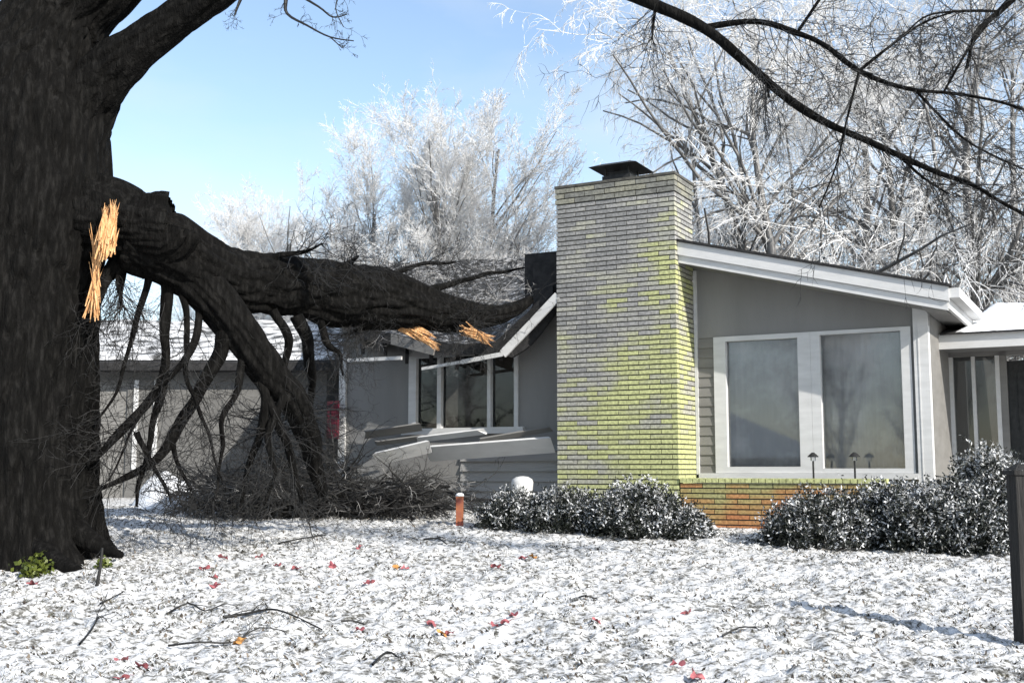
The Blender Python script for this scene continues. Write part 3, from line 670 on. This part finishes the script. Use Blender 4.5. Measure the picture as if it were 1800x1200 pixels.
# ------------------------------------------------------------------ the fallen limb
fb = at(240, 470, 11.3); fall = empty('fallen_limb', fb); tag(fall, 'huge torn oak limb slanting from the trunk onto the crushed roof', 'tree limb')
def fpart(name, mbx, mt, smooth=True):
    o = mbx.build(name, mt, fall, smooth); o.location = -fb; return o
mb = MB()
main = [(222, 412, 56, 11.2), (285, 434, 66, 11.35), (345, 468, 59, 11.6), (400, 490, 53, 11.9), (450, 498, 51, 12.2), (510, 503, 54, 12.6), (575, 514, 56, 13.0), (640, 522, 56, 13.5), (700, 532, 49, 13.9), (750, 544, 40, 14.2), (800, 553, 29, 14.5), (850, 556, 21, 14.8), (900, 545, 13, 15.0), (935, 525, 6, 15.1)]
P, Rd = px_path(main); mb.tube(P, Rd, 110, bump=ridge, seg=18); mainP, _ = smooth_path(P, Rd); fpart('limb', mb, M['bark'])
subs = [
 [(330,474,42,11.5),(390,538,37,11.6),(455,632,32,11.8),(512,702,27,12.1),(542,765,20,12.5),(556,820,15,12.8),(566,870,8,13)],
 [(255,470,18,11.4),(288,490,13,11.4),(291,560,12,11.4),(288,640,11,11.4),(280,710,10,11.4),(262,775,8,11.4),(245,850,7,11.4),(240,890,6,11.4)],
 [(225,455,24,11.3),(188,488,14,11.2),(170,540,8,11.1),(160,600,4,11.1)],
 [(400,575,16,11.6),(372,650,13,11.6),(325,730,12,11.6),(282,800,11,11.5),(220,838,9,11.4),(168,864,8,11.3)],
 [(288,660,9,11.4),(236,735,9,11.3),(192,780,9,11.2),(150,815,8,11.1)],
 [(452,640,10,11.8),(466,705,9,11.8),(455,775,8,11.9),(432,850,7,12.0),(420,890,6,12)],
 [(470,700,9,11.8),(498,775,8,11.9),(520,835,8,12),(530,890,7,12)],
 [(520,555,12,12.4),(545,620,12,12.6),(548,690,9,12.9),(545,760,6,13.1)],
 [(300,770,5,11.6),(318,820,4.5,11.6),(336,862,4,11.6)],
 [(262,490,7,11.35),(240,560,6,11.3),(225,620,5,11.3),(196,700,4,11.2),(172,740,3,11.2)],
 [(310,500,7,11.4),(330,570,6,11.4),(326,650,5,11.4),(350,720,5,11.4),(372,780,4,11.4),(392,850,3,11.4)],
 [(350,520,8,11.5),(345,590,7,11.4),(305,660,6,11.3),(270,690,5,11.3),(232,760,4,11.2),(190,845,3,11.1)],
 [(425,600,8,11.7),(418,680,7,11.6),(390,740,6,11.5),(392,800,5,11.5),(376,880,4,11.4)],
 [(500,690,9,11.9),(470,760,7,11.8),(480,830,6,11.7),(462,890,5,11.7)],
 [(480,545,9,12.1),(505,600,8,12.2),(500,660,6,12.3),(520,700,5,12.4),(530,760,4,12.6)],
 [(560,555,9,12.8),(575,600,7,12.9),(598,620,5,13),(603,660,4,13)],
 [(212,470,6,11.2),(206,500,5,11.15),(215,540,3,11.15)],
 [(240,760,6,11.3),(256,800,5,11.3),(290,850,4,11.3),(300,885,3,11.3)],
 [(478,456,6,12.2),(520,447,5,12.2),(545,440,4,12.1),(568,428,2.5,12.1)],
 [(598,466,8,13.1),(615,458,7,13.1),(630,450,4,13)],
 [(215,480,8,11.3),(208,515,5,11.3),(212,545,2,11.3)],
 [(640,520,18,13.6),(700,520,12,14),(780,500,8,14.8),(860,480,5,15.5),(930,470,3,16)],
 [(600,540,14,13.3),(660,500,9,14),(720,470,6,14.7),(800,460,4,15.4)],
 [(700,560,14,14),(770,560,10,14.2),(830,575,7,14.2)],
 [(690,570,8,13.9),(640,575,5,13.6),(600,590,3,13.4)],
]
S = []
for a in subs:
    mb = MB(); P, Rd = px_path(a); P, Rd = smooth_path(P, Rd, 3); Rd = [r_*(1-.6*(i_/len(Rd))**1.5) for i_, r_ in enumerate(Rd)] if a[0][2] < 30 else Rd; P, Rd = jag(P, Rd, .02 if a[0][2] > 30 else .022); mb.tube(P, Rd, 72 if a[0][2] > 30 else 14, bump=ridge if a[0][2] > 30 else knobbly, seg=5); fpart('branch', mb, M['bark'])
    sp, _ = smooth_path(P, Rd); twigs_on(S, sp, TW, 60 if a[0][0] >= 600 and a[0][1] > 500 else 24, .75, .006, .15)
twigs_on(S, mainP, TW, 40, .6, .006, .3)
o = segs_mesh('twigs', S, [M['twig']], fall); o.location = -fb
mb = MB()
splinters(mb, at(728, 582, 14.0), Vector((.8, 0, -.45)), 60, .40, .014, (.11, .05, .04)); splinters(mb, at(752, 600, 14.0), Vector((.8, 0, -.5)), 20, .3, .012, (.05, .04, .03))
fpart('splintered_end', mb, M['torn'], False)
mb = MB(); splinters(mb, at(838, 588, 14.15), Vector((.75, 0, -.3)), 55, .34, .013, (.08, .05, .05)); fpart('splintered_end', mb, M['torn'], False)

S = []
for k in range(170):
    p = HW(*roofpt(random.uniform(.12, .95), random.uniform(.02, .95)))+Vector((0, 0, .02))
    grow(S, p, Vector((random.gauss(0, 1), random.gauss(0, 1), random.uniform(0, .7))).normalized(), random.uniform(.4, 1.0), .008, 0, TW)
o = segs_mesh('iced_twigs', S, [M['hedge']], fall); o.location = -fb
# ------------------------------------------------------------------ brush pile
S = []
for k in range(900):
    px = random.triangular(300, 830, 520); yb = random.uniform(14.6, 16.4)
    top = 845-150*math.exp(-((px-518)/42)**2) if px < 640 else 848
    py = random.uniform(top, 900) if random.random() < .5 else random.uniform(855, 900)
    p = at(px, py, yb); p.z = max(p.z, float(gz(0, yb))+.02)
    d = Vector((random.gauss(0, 1), random.gauss(0, .5), random.gauss(0, .22))).normalized()
    grow(S, p, d, random.uniform(.4, 1.1), random.uniform(.006, .022), 0, dict(TW, t=[-.06, -.08, -.1], k=[5, 3]))
S = [s for s in S if s[2] > float(gz(0, s[1]))-.05]
tag(segs_mesh('brush_pile', S, [M['twig']]), 'tangled heap of dark broken twigs below the damaged front wall', 'brush', kind='stuff')
S2 = []
for k in range(90):
    px = random.uniform(330, 840); yb = random.uniform(14.2, 15.4); p = at(px, random.uniform(830, 900), yb); p.z = max(p.z, float(gz(0, yb))+.05)
    grow(S2, p, rv().normalized(), random.uniform(.15, .35), .0035, 1, TW)
tag(segs_mesh('iced_brush', S2, [M['hedge']]), 'ice coated twig ends showing pale in the dark brush heap', 'brush', kind='stuff')
# ------------------------------------------------------------------ shrubs
M['yewsnow'] = mat('snow_laden_leaf', [(.30, (.012, .015, .011)), (.40, (.10, .11, .10)), (.50, (.36, .365, .37)), (.9, (.66, .67, .68))], 3.0, .5, island=.6, spec=.3)
M['yew'] = mat('yew_leaf', [(.25, (.005, .007, .005)), (.60, (.018, .022, .016)), (.68, (.07, .075, .07)), (.74, (.55, .56, .58)), (.9, (.80, .82, .84))], 3.0, .5, island=.56, spec=.35)
def shrub(c, rx, ry, h, n, label, seed):
    r_ = np.random.default_rng(seed); o = empty('yew_shrub', c); tag(o, label, 'shrub', 'snow flecked yews along the house')
    # sprays: a stem direction with needles along it
    ns = n//11; u = r_.normal(size=(ns, 3)); u[:, 2] = np.abs(u[:, 2])*.9+.02; u /= np.linalg.norm(u, axis=1, keepdims=True)
    lump = np.array([1+.28*mnoise.noise(Vector(v*2.4)+Vector((seed*3.1, 0, 0))) for v in u])
    rad = (r_.uniform(.35, 1, ns)**.45)*lump
    tip = u*rad[:, None]*np.array([rx, ry, h]); dirs = u+r_.normal(size=(ns, 3))*.5+np.array([0, 0, .12]); dirs /= np.linalg.norm(dirs, axis=1, keepdims=True)
    L_ = r_.uniform(.10, .30, ns)
    t = r_.uniform(0, 1, (ns, 11)); P = tip[:, None]-dirs[:, None]*(L_[:, None]*(1-t))[..., None]
    nd = dirs[:, None]*.7+r_.normal(size=(ns, 11, 3))*.75; nd /= np.linalg.norm(nd, axis=2, keepdims=True)
    P = P.reshape(-1, 3); nd = nd.reshape(-1, 3); m = len(P)
    sd = np.cross(nd, r_.normal(size=(m, 3))); sd /= np.linalg.norm(sd, axis=1, keepdims=True)
    ln = r_.uniform(.025, .06, m)[:, None]; wd = r_.uniform(.004, .0085, m)[:, None]
    V = np.stack([P-sd*wd, P+nd*ln*.5-sd*wd*1.3+0*P, P+nd*ln, P+nd*ln*.5+sd*wd*1.3], 1)
    V[:, :, 2] = np.maximum(V[:, :, 2], .01)
    pw = .10+.55*np.clip(tip[:, 2]/h, 0, 1)*(rad > .7); mi = np.repeat((r_.random(ns) < pw).astype(int), 11)
    fl = np.arange(m*4)
    me = fast_mesh('foliage', V.reshape(-1, 3), fl, np.arange(m)*4, np.full(m, 4), False, [M['yew'], M['yewsnow']], mi); link('foliage', me, o)
    S = []
    for k in range(46):
        v = u[k]; e = Vector(tip[k])*.95; a = Vector((random.uniform(-.25, .25)*rx, random.uniform(-.25, .25)*ry, -.06)); mid = a.lerp(e, .5)+Vector((0, 0, .06))
        S.append((*a, *mid, .012, .008)); S.append((*mid, *e, .008, .003))
    segs_mesh('stem', S, [M['twig']], o, 5)
    return o
def shrub_px(px, pyb, wpx, hpx, y, lab, seed, n=26000, dep=.75):
    p = at(px, pyb, y); p.z = float(gz(p.x, y))-.02; k = y/2000; hpx *= 1.12
    shrub(p, wpx*k/2, wpx*k/2*dep, hpx*k, n, lab, seed)
shrub_px(905, 908, 150, 62, 13.9, 'low yew shrub beside the white bucket, smallest of the row', 1, 16000)
shrub_px(1005, 910, 195, 72, 13.6, 'spreading yew in front of the left half of the chimney', 2)
shrub_px(1125, 915, 215, 90, 13.2, 'rounded yew in front of the right half of the chimney', 3, 30000)
shrub_px(1215, 917, 90, 50, 12.9, 'little yew leaning over the left end of the orange planter bricks', 4, 12000)
shrub_px(1438, 932, 230, 92, 12.3, 'yew with long arching snowy sprays right of the orange planter bricks', 5)
shrub_px(1560, 937, 215, 104, 12.4, 'tall yew under the right picture window', 6, 30000)
shrub_px(1640, 945, 230, 118, 12.0, 'wide dark yew in front of the white corner post', 7, 34000)
shrub_px(1735, 950, 180, 160, 12.1, 'tallest yew in front of the entry sidelights', 8, 34000)
shrub_px(1720, 955, 190, 92, 11.7, 'dark yew at the lawn edge next to the post at right', 9, 28000)
# arching sprays reaching over the lawn
# post at the right edge
M['postwood'] = mat('weathered_post', [(.3, (.010, .0095, .009)), (.7, (.03, .029, .028))], 6, .85, .7, (6, 6, .6))
p = G(1797, 1128); mb = MB(); k = p.y/2000
hh = 285*k; mb.box((-.06, -.06, -.15), (.06, .06, hh)); mb.box((-.075, -.075, hh), (.075, .075, hh+.03)); mb.add([(-.075, -.075, hh+.031), (.075, -.075, hh+.031), (.075, .075, hh+.031), (-.075, .075, hh+.031), (0, 0, hh+.08)], [(0, 1, 4), (1, 2, 4), (2, 3, 4), (3, 0, 4)])
o = mb.build('wooden_post', M['postwood']); o.location = p + Vector((.035, 0, 0)); o.rotation_euler.z = .1; tag(o, 'dark weathered wooden post at the right edge of the lawn', 'post')

# ------------------------------------------------------------------ things on the lawn
M['leafred'] = mat('red_leaf', [(.3, (.16, .035, .045)), (.6, (.32, .10, .11)), (.8, (.42, .18, .16))], 20, .6)
M['leaforange'] = mat('orange_leaf', [(.3, (.34, .15, .04)), (.7, (.55, .28, .09))], 20, .6)
def leaf_mesh(mt, seed):
    r_ = random.Random(seed); out = []
    n = 22; prof = []
    for i in range(n):
        t = 2*math.pi*i/n; rr = .055*(1+.28*math.cos(5*t)+.08*r_.uniform(-1, 1)); prof.append((rr*math.cos(t)*1.15, rr*math.sin(t)))
    m = MB(); pts = [(0, 0, .012)]
    for ring in (.5, 1):
        for x, y in prof: pts.append((x*ring, y*ring, .012+.022*ring*math.sin(3*math.atan2(y, x)+seed)+.9*ring*ring*y*y*4))
    f = [(0, 1+i, 1+(i+1) % n) for i in range(n)]+[(1+i, 1+n+i, 1+n+(i+1) % n, 1+(i+1) % n) for i in range(n)]
    m.add(pts, f); m.tube([(-.05, 0, .012), (-.085, .008, .02), (-.11, .012, .012)], [.0025, .002, .0015], 5, seg=1)
    o = m.build('fallen_leaf', mt, None, True); me = o.data; bpy.data.objects.remove(o); return me
LR = [leaf_mesh(M['leafred'], s) for s in range(4)]; LO = [leaf_mesh(M['leaforange'], s) for s in range(2)]
red = [(57,1030),(360,1000),(392,985),(374,1016),(378,1032),(456,983),(488,999),(520,1000),(584,1000),(632,968),(648,1031),(712,999),(872,1000),(920,983),(760,1096),(792,1110),(632,1110),(870,1096),(890,1097),(904,1080),(1048,1096),(1208,1081),(1192,1176),(1224,1192),(216,1159),(248,1176),(214,1192)]
orng = [(696,999),(936,984),(776,1110),(423,1128)]
for L_, lst, lab, grp in ((LR, red, 'dull red fallen leaf lying on the snowy lawn', 'red leaves on the snow'), (LO, orng, 'orange brown fallen leaf lying on the snowy lawn', 'orange leaves on the snow')):
    for i, (px, py) in enumerate(lst):
        p = G(px, py); o = link('fallen_leaf', L_[i % len(L_)]); o.location = (p.x, p.y, ground_z(p.x, p.y)+.014)
        o.rotation_euler = (random.uniform(.05, .6), random.uniform(-.3, .3), random.uniform(0, 6)); o.scale = [random.uniform(.55, .8)]*3; tag(o, lab, 'leaf', grp)
def ground_twig(pts, r, label, side=3):
    c = G(*pts[0]); S = []; P = []
    for i, (px, py) in enumerate(pts): q = G(px, py); P.append(Vector((q.x, q.y, ground_z(q.x, q.y)+.02+.02*(i % 2))))
    sp, sr = smooth_path(P, [r*(1-.7*i/len(P)) for i in range(len(P))], 3)
    for i in range(len(sp)-1): S.append((*(sp[i]-c), *(sp[i+1]-c), sr[i], sr[i+1]))
    for k in range(side):
        i = random.randrange(1, len(sp)-1); d = (sp[i+1]-sp[i]).normalized()+Vector((random.gauss(0, .4), random.gauss(0, .5), .12)); grow(S, sp[i]-c, d.normalized(), random.uniform(.15, .35), r*.45, 1, TW)
    o = segs_mesh('fallen_twig', S, [M['twig']], None, 5); o.location = c; tag(o, label, 'twig', 'broken twigs on the lawn')
ground_twig([(392,1094),(430,1088),(468,1074),(500,1086),(566,1102)], .012, 'longest bent dark twig on the lawn, above the orange leaf at left')
ground_twig([(296,1130),(350,1132),(410,1126),(455,1118),(505,1110)], .008, 'thin straight twig touching the orange leaf at left')
ground_twig([(290,1080),(330,1072),(360,1078),(390,1074)], .009, 'short crooked twig left of the longest bent twig')
ground_twig([(176,1064),(200,1050),(218,1040)], .007, 'small slanting twig on the snow below the oak roots')
ground_twig([(140,1135),(160,1120),(172,1100)], .009, 'forked twig pointing up toward the oak, at far left')
ground_twig([(745,948),(770,950),(785,958)], .012, 'stubby dark stick lying near the orange red post', 1)
ground_twig([(600,1098),(620,1096),(640,1094)], .008, 'short twig just above the middle red leaf', 1)
ground_twig([(655,1172),(680,1160),(700,1165)], .009, 'curved twig near the lower middle of the lawn', 2)
ground_twig([(1015,1052),(1030,1058),(1050,1055)], .008, 'small curled twig right of the middle of the lawn', 2)
ground_twig([(1270,1120),(1300,1116),(1330,1108)], .008, 'short pale lit twig on the open snow below the orange planter bricks', 2)
ground_twig([(490,962),(530,954),(570,948)], .010, 'long thin twig in front of the brush heap', 2)
# sapling and ivy clumps at the oak foot
M['ivy'] = mat('ivy_leaf', [(.3, (.035, .05, .006)), (.7, (.10, .12, .02))], 9, .5, island=.4)
def clump(px, py, y, s, n, label):
    c = at(px, py, y); c.z = float(gz(c.x, y)); m = MB()
    for k in range(n):
        p = Vector((random.gauss(0, s*.4), random.gauss(0, s*.3), abs(random.gauss(0, s*.5)))); a = rv().normalized(); b = a.cross(rv()).normalized(); q = random.uniform(.015, .03)
        m.add([p-a*q, p-b*q*.7, p+a*q, p+b*q*.7], [(0, 1, 2, 3)])
    o = empty('ivy_plant', c); m.build('foliage', M['ivy'], o); tag(o, label, 'ivy', 'ivy at the oak foot')
clump(62, 968, 10.2, .16, 340, 'bigger green ivy clump against the middle of the oak foot')
clump(184, 958, 10.6, .08, 120, 'small green ivy clump on the right root of the oak')
S = []; c = G(168, 1032); top = at(180, 962, c.y)
P = [Vector((0, 0, -.05)), (top-c)*.5+Vector((.01, 0, 0)), top-c]; sp, sr = smooth_path(P, [.016, .013, .009])
for i in range(len(sp)-1): S.append((*sp[i], *sp[i+1], sr[i], sr[i+1]))
for k in range(6): grow(S, sp[random.randrange(2, len(sp))], Vector((random.uniform(-.5, .3), random.gauss(0, .3), -.9)).normalized(), .28, .004, 1, TW)
o = segs_mesh('broken_sapling', S, [M['twig']], None, 6); o.location = c; tag(o, 'broken bare sapling standing in the snow by the oak roots', 'sapling')

# ------------------------------------------------------------------ iced trees behind
IC = dict(n=[9, 7, 6, 5, 4], k=[26, 13, 10, 6], w=[.04, .11, .16, .2, .24], t=[.06, .08, .06, .04, .02], s=[.12, .15, .15, .1], a=(.3, .75), l=[.5, .5, .48, .5], rmin=.005, taper=.78)
WP = dict(n=[9, 9, 7, 6, 5], k=[20, 10, 7, 5], w=[.06, .12, .18, .2, .2], t=[.05, -.02, -.11, -.18, -.2], s=[.15, .12, .12, .1], a=(.35, .9), l=[.58, .5, .48, .5], rmin=.005, taper=.8)
PROTO = {}
def bg_tree(px, y, h, o, label, group, name='iced_tree', lean=0, var=0, crown='ice', trunkm='icetrunk', split=.0125):
    """trees of a kind share three grown forms, each turned, leaned and scaled"""
    key = (id(o), var, crown)
    x = at(px, 600, y).x; base = Vector((x, y, float(gz(x, y))-.1)); t = empty(name, base); tag(t, label, 'tree', group)
    if key not in PROTO:
        S = []; grow(S, Vector((0, 0, 0)), Vector((random.gauss(0, .04), random.gauss(0, .04), 1)).normalized(), 8.0, .125, 0, o)
        a = segs_mesh('trunk', [q for q in S if q[6] > split], [M[trunkm]], t, 7); b = segs_mesh('crown', [q for q in S if q[6] <= split], [M[crown]], t)
        PROTO[key] = (a.data, b.data)
    else:
        link('trunk', PROTO[key][0], t); link('crown', PROTO[key][1], t)
    sc = h/8.0*(.76 if o is IC else .86); t.scale = (sc, sc, sc); t.rotation_euler = (0, lean, 0)
    for c in t.children: c.rotation_euler.z = random.uniform(0, 6.28)
    return t
g1 = 'iced trees beyond the crushed roof'; g2 = 'iced weeping trees behind the right roof'
bg_tree(738, 25, 8.2, IC, 'iced tree straight above the crushed roof with a dark nest in its crown', g1, var=1)
bg_tree(822, 27, 10.6, IC, 'tallest pale iced tree beyond the crushed roof', g1, lean=.08, var=2)
bg_tree(640, 27, 8.4, IC, 'pale iced tree just left of the one with the nest', g1, lean=-.05, var=0)
bg_tree(480, 28, 7.8, IC, 'round low iced tree above the fallen limb at left', g1, var=1)
bg_tree(778, 24.5, 8.6, IC, 'iced tree filling the gap between the nest tree and the tallest one', g1, var=1)
bg_tree(425, 29, 7.0, IC, 'small iced tree at the left end of the group, over the garage end', g1, var=1)
bg_tree(590, 25, 6.4, IC, 'iced tree rising over the middle of the fallen limb', g1, var=2)
bg_tree(545, 30, 8.0, IC, 'faint iced tree between the low round one and the middle trees', g1, var=2)
bg_tree(900, 26, 6.2, WP, 'wide low iced tree close to the left side of the chimney', g1, var=0)
bg_tree(690, 23, 5.4, WP, 'short iced thicket tree right behind the crushed roof', g1, var=1)
bg_tree(860, 22.5, 5.0, WP, 'short iced thicket tree behind the torn felt flap', g1, var=2)
bg_tree(330, 31, 6.0, IC, 'iced tree over the garage roof', g1, var=0)
bg_tree(1415, 21, 10.5, WP, 'iced weeping tree with the darkest trunk behind the gable roof', g2, lean=-.06, var=1)
bg_tree(1445, 22, 11, WP, 'iced weeping tree whose trunk forks from the darkest one', g2, lean=-.22, var=2)
bg_tree(1300, 23, 8.8, WP, 'iced weeping tree arching left over the chimney', g2, lean=-.12, var=0)
bg_tree(1560, 24, 11, WP, 'iced weeping tree in the middle of the right group', g2, lean=-.02, var=1)
bg_tree(1690, 22, 12, WP, 'iced weeping tree above the entry roof', g2, lean=.05, var=2)
bg_tree(1820, 24, 11, WP, 'iced weeping tree rising at the right picture edge', g2, var=0)
bg_tree(1500, 28, 13, WP, 'farthest and tallest iced weeping tree on the right', g2, var=1)
bg_tree(1220, 30, 8.5, WP, 'far iced tree rising just right of the chimney', g2, var=2)
# thicket right behind the gable roof
HP = dict(n=[6, 5, 4, 4], k=[8, 6, 4], w=[.18, .22, .25, .25], t=[.02, -.06, -.1, -.1], s=[.1, .1, .1], a=(.4, 1.0), l=[.6, .55, .5], rmin=.006, taper=.7)
S = []
for k in range(95):
    px = random.uniform(1180, 2050); y = random.uniform(25, 29); x = at(px, 600, y).x
    grow(S, Vector((x, y, float(gz(x, y)))), Vector((random.gauss(0, .25), random.gauss(0, .2), 1)).normalized(), random.uniform(4.2, 7.0), .05, 0, HP)
tag(segs_mesh('thicket', S, [M['hedge']]), 'dense grey iced thicket behind the right roof', 'thicket', kind='stuff')
S = []
for k in range(60):
    px = random.uniform(560, 1010); y = random.uniform(26, 29); x = at(px, 600, y).x
    grow(S, Vector((x, y, float(gz(x, y)))), Vector((random.gauss(0, .25), random.gauss(0, .2), 1)).normalized(), random.uniform(3.0, 5.2), .05, 0, HP)
for k in range(45):
    px = random.uniform(60, 620); y = random.uniform(29, 33); x = at(px, 600, y).x
    grow(S, Vector((x, y, float(gz(x, y)))), Vector((random.gauss(0, .25), random.gauss(0, .2), 1)).normalized(), random.uniform(3.0, 4.6), .04, 0, HP)
tag(segs_mesh('far_thicket', S, [M['ice']]), 'pale iced thicket beyond the garage and the crushed roof', 'thicket', kind='stuff')
# nest in the middle tree
S = []; c = at(738, 298, 24.8)
for k in range(50): S.append((*(rv(.07)), *(rv(.09)), .008, .005))
o = segs_mesh('nest', S, [M['twig']]); o.location = c; tag(o, 'dark leaf nest high in the middle iced tree', 'nest')

# ------------------------------------------------------------------ across the street (mirrored in the picture windows)
nb = empty('neighbour_house', (-30, -17, -.4), R(45)); tag(nb, 'low house with snowy roof across the street, mirrored in the picture windows', 'house')
mb = MB(); mb.box((-11, -4, -.3), (11, 4, 2.6)); mb.prism([(-11, 2.601), (11, 2.601), (11, 2.61), (-11, 2.61)], -4, 4); mb.build('wall', M['siding'], nb)
mb = MB(); mb.add([(-11.6, -4.6, 2.5), (11.6, -4.6, 2.5), (11.6, 0, 4.5), (-11.6, 0, 4.5), (11.6, 4.6, 2.5), (-11.6, 4.6, 2.5)], [(0,1,2,3), (3,2,4,5), (0,3,5), (1,4,2), (0,5,4,1)]); mb.build('roof', M['snow'], nb)
for u in (-7, -1.5, 5):
    mb = MB(); mb.box((u, -4.06, .9), (u+2.2, -3.99, 2.1)); mb.build('window', M['room'], nb)
    mb = MB(); mb.box((u, 3.99, .9), (u+2.2, 4.06, 2.1)); mb.build('window', M['room'], nb)
for k, (x, y, h) in enumerate(((-24, -26, 10), (-31, -27, 13), (-39, -14, 12), (-36, -5, 11), (-44, -22, 15))):
    t = empty('street_tree', (x, y, -.5)); tag(t, ('bare iced tree %s the snow roofed house across the street' % ('right of', 'tallest behind', 'close behind', 'left of', 'far behind')[k]), 'tree', 'trees across the street')
    a, b = list(PROTO.values())[k % len(PROTO)]; link('trunk', a, t); link('crown', b, t); t.scale = [h/8]*3; t.rotation_euler.z = k
